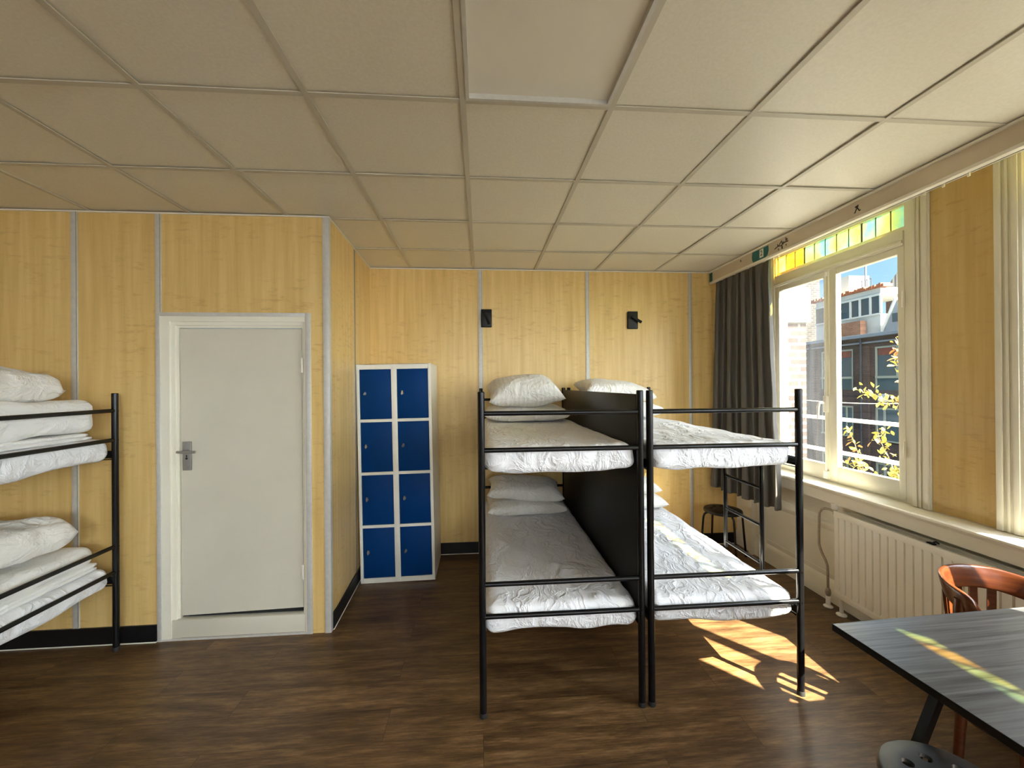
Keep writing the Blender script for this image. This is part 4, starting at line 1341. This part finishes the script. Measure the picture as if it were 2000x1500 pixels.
t = MB()
for y_ in (24.2, 24.5, 24.85, 25.2): t.tube([(25, y_, 7.3), (25, y_, 8.25)], .025, 6)
for z_ in (7.75, 8.25): t.tube([(25, 24.2, z_), (25, 25.2, z_)], .022, 6)
t.build('roof_railing', M['ext_dark'], rb)
MB().tube([(25, 24.60, 7.3), (25, 24.60, 9.22)], .055, 10).tube([(25, 24.60, 9.18), (25, 24.60, 9.26)], .09, 10).build('flue_pipe', M['ext_grey'], rb)
MB().box(25.5, 27, 26.3, 28.2, 7.3, 9.0).build('stair_head', M['ext_white'], rb)

gb = thing('gabled_outbuilding', 'pale grey gabled rooftop shed right of the white rooftop storey', 'building', (24, 21.5, ZS))
t = MB().prism([(22.62, 4.05), (22.5, 4.6), (21.75, 6.35), (20.9, 6.5), (20.0, 4.6), (20.0, 4.05)], 'x', 24.0, 26)
t.build('gable_wall', M['ext_grey'], gb)
MB().prism([(22.60, 4.5), (22.53, 4.68), (21.75, 6.50), (21.70, 6.36)], 'x', 23.85, 26).build('barge_board', M['ext_white'], gb)
MB().box(23.95, 24.0, 21.60, 21.95, 5.1, 5.6).build('shed_window', M['ext_glass'], gb)
MB().box(21.35, 24.0, 18.0, 22.55, ZS, 4.30).build('flat_roof', M['ext_grey'], gb)
hb = thing('tiled_roof_house', 'house with a dark grey pantiled roof at the top right of the view', 'building', (29, 24.5, ZS))
MB().box(29.2, 33, 18, 27.2, ZS, 8.0).build('house_wall', M['brick_far'], hb)
MB().prism([(27.4, 7.9), (25.9, 9.6), (17, 9.9), (17, 7.9)], 'x', 29.0, 33).build('roof', M['pantile'], hb)

sb = thing('gable_end_building', 'pale brick end wall of a tall building seen through the left sash', 'building', (24.5, 34, ZS))
MB().box(20.2, 27.15, 30.6, 40, ZS, 9.9).build('end_wall', M['brick_side'], sb)
MB().box(20.1, 27.25, 30.5, 40, 9.9, 10.1).build('coping', M['ext_grey'], sb)

# overhead wire and climbing plants on the outside of the window wall
t = MB()
pts = []
for k in range(21):
    u = k / 20
    pts.append((3.4 + .2 * u, 5.0 - 3.2 * u, 1.50 + .10 * u - .12 * sin(pi * u)))
t.tube(pts, .004, 6)
tag(recentre(t.build('overhead_wire', M['ext_white'])), 'thin pale wire strung outside the window', 'wire')

def vine(label, pts, nleaf, seed, spread=.05, red=.2):
    rr = random.Random(seed)
    v_ = thing('climbing_plant', label, 'climbing plant', (pts[0][0], pts[0][1], ZS), group='climbing plants outside the window')
    root = [(pts[0][0], pts[0][1] - .02, ZS), (pts[0][0], pts[0][1] - .02, .1)]
    MB().tube(root + pts, [.012, .007] + [.004 - .0025 * k / len(pts) for k in range(len(pts))], 6).build('stem', M['twig'], v_)
    A = MB()
    for k in range(nleaf):
        i = rr.randrange(len(pts) - 1); f_ = rr.random()
        p = Vector(pts[i]).lerp(Vector(pts[i + 1]), f_) + Vector([rr.gauss(0, spread * .5), rr.gauss(0, spread), rr.gauss(0, spread * .6)])
        L_ = rr.uniform(.018, .036)
        R_ = Matrix.Rotation(rr.uniform(0, 6.28), 3, 'Z') @ Matrix.Rotation(rr.uniform(-1.2, 1.2), 3, 'X') @ Matrix.Rotation(rr.uniform(-1, 1), 3, 'Y')
        out = [(0, -1, 0), (.42, -.35, .12), (.5, .15, .14), (.25, .7, .08), (0, 1.05, 0), (-.25, .7, .08), (-.5, .15, .14), (-.42, -.35, .12)]
        vs_ = [A.bm.verts.new(p + R_ @ (Vector(q) * L_)) for q in out]
        c = A.bm.verts.new(p)
        A.mi = 1 if rr.random() < red else 0
        for q in range(8):
            fc = A.bm.faces.new((vs_[q], vs_[(q + 1) % 8], c)); fc.material_index = A.mi
    o = A.build('leaves', [M['leaf'], M['leaf_red']], v_)
    o['kind'] = 'stuff'
    return v_
X_ = 3.4
vine('yellow leafy climber tip crossing the wire, upper right of the view', [(X_, 3.02, 1.36), (X_, 3.08, 1.45), (X_, 3.18, 1.47), (X_, 3.30, 1.53), (X_ - .02, 3.36, 1.56)], 60, 1, .045, .05)
vine('orange and yellow leafy twig hanging down the right edge of the clear pane', [(X_, 3.04, 1.62), (X_, 3.05, 1.72), (X_, 3.08, 1.80), (X_, 3.03, 1.88), (X_, 3.09, 1.99)], 40, 2, .028, .45)
vine('yellow leafy climber shoot in the middle of the clear pane', [(X_, 3.10, .86), (X_, 3.16, 1.0), (X_, 3.20, 1.07), (X_, 3.24, 1.15), (X_, 3.25, 1.22)], 55, 3, .04, .15)
vine('thin leafy shoot rising beside the middle stile', [(X_, 3.36, .80), (X_, 3.42, .95), (X_, 3.46, 1.05), (X_, 3.51, 1.15), (X_, 3.53, 1.20)], 34, 4, .022, .3)
vine('low yellow-green bushy climber at the bottom left of the clear pane', [(X_, 3.30, .72), (X_, 3.38, .80), (X_, 3.44, .88), (X_, 3.46, .93)], 60, 5, .045, .1)
vine('yellow climber seen low through the left pane', [(X_, 3.55, .70), (X_, 3.62, .80), (X_, 3.68, .90), (X_, 3.66, 1.0)], 46, 6, .05, .1)
vine('yellow-green climber tuft at the bottom right of the clear pane', [(X_, 3.02, .74), (X_, 3.08, .80), (X_, 3.13, .86), (X_, 3.12, .90)], 44, 7, .04, .05)
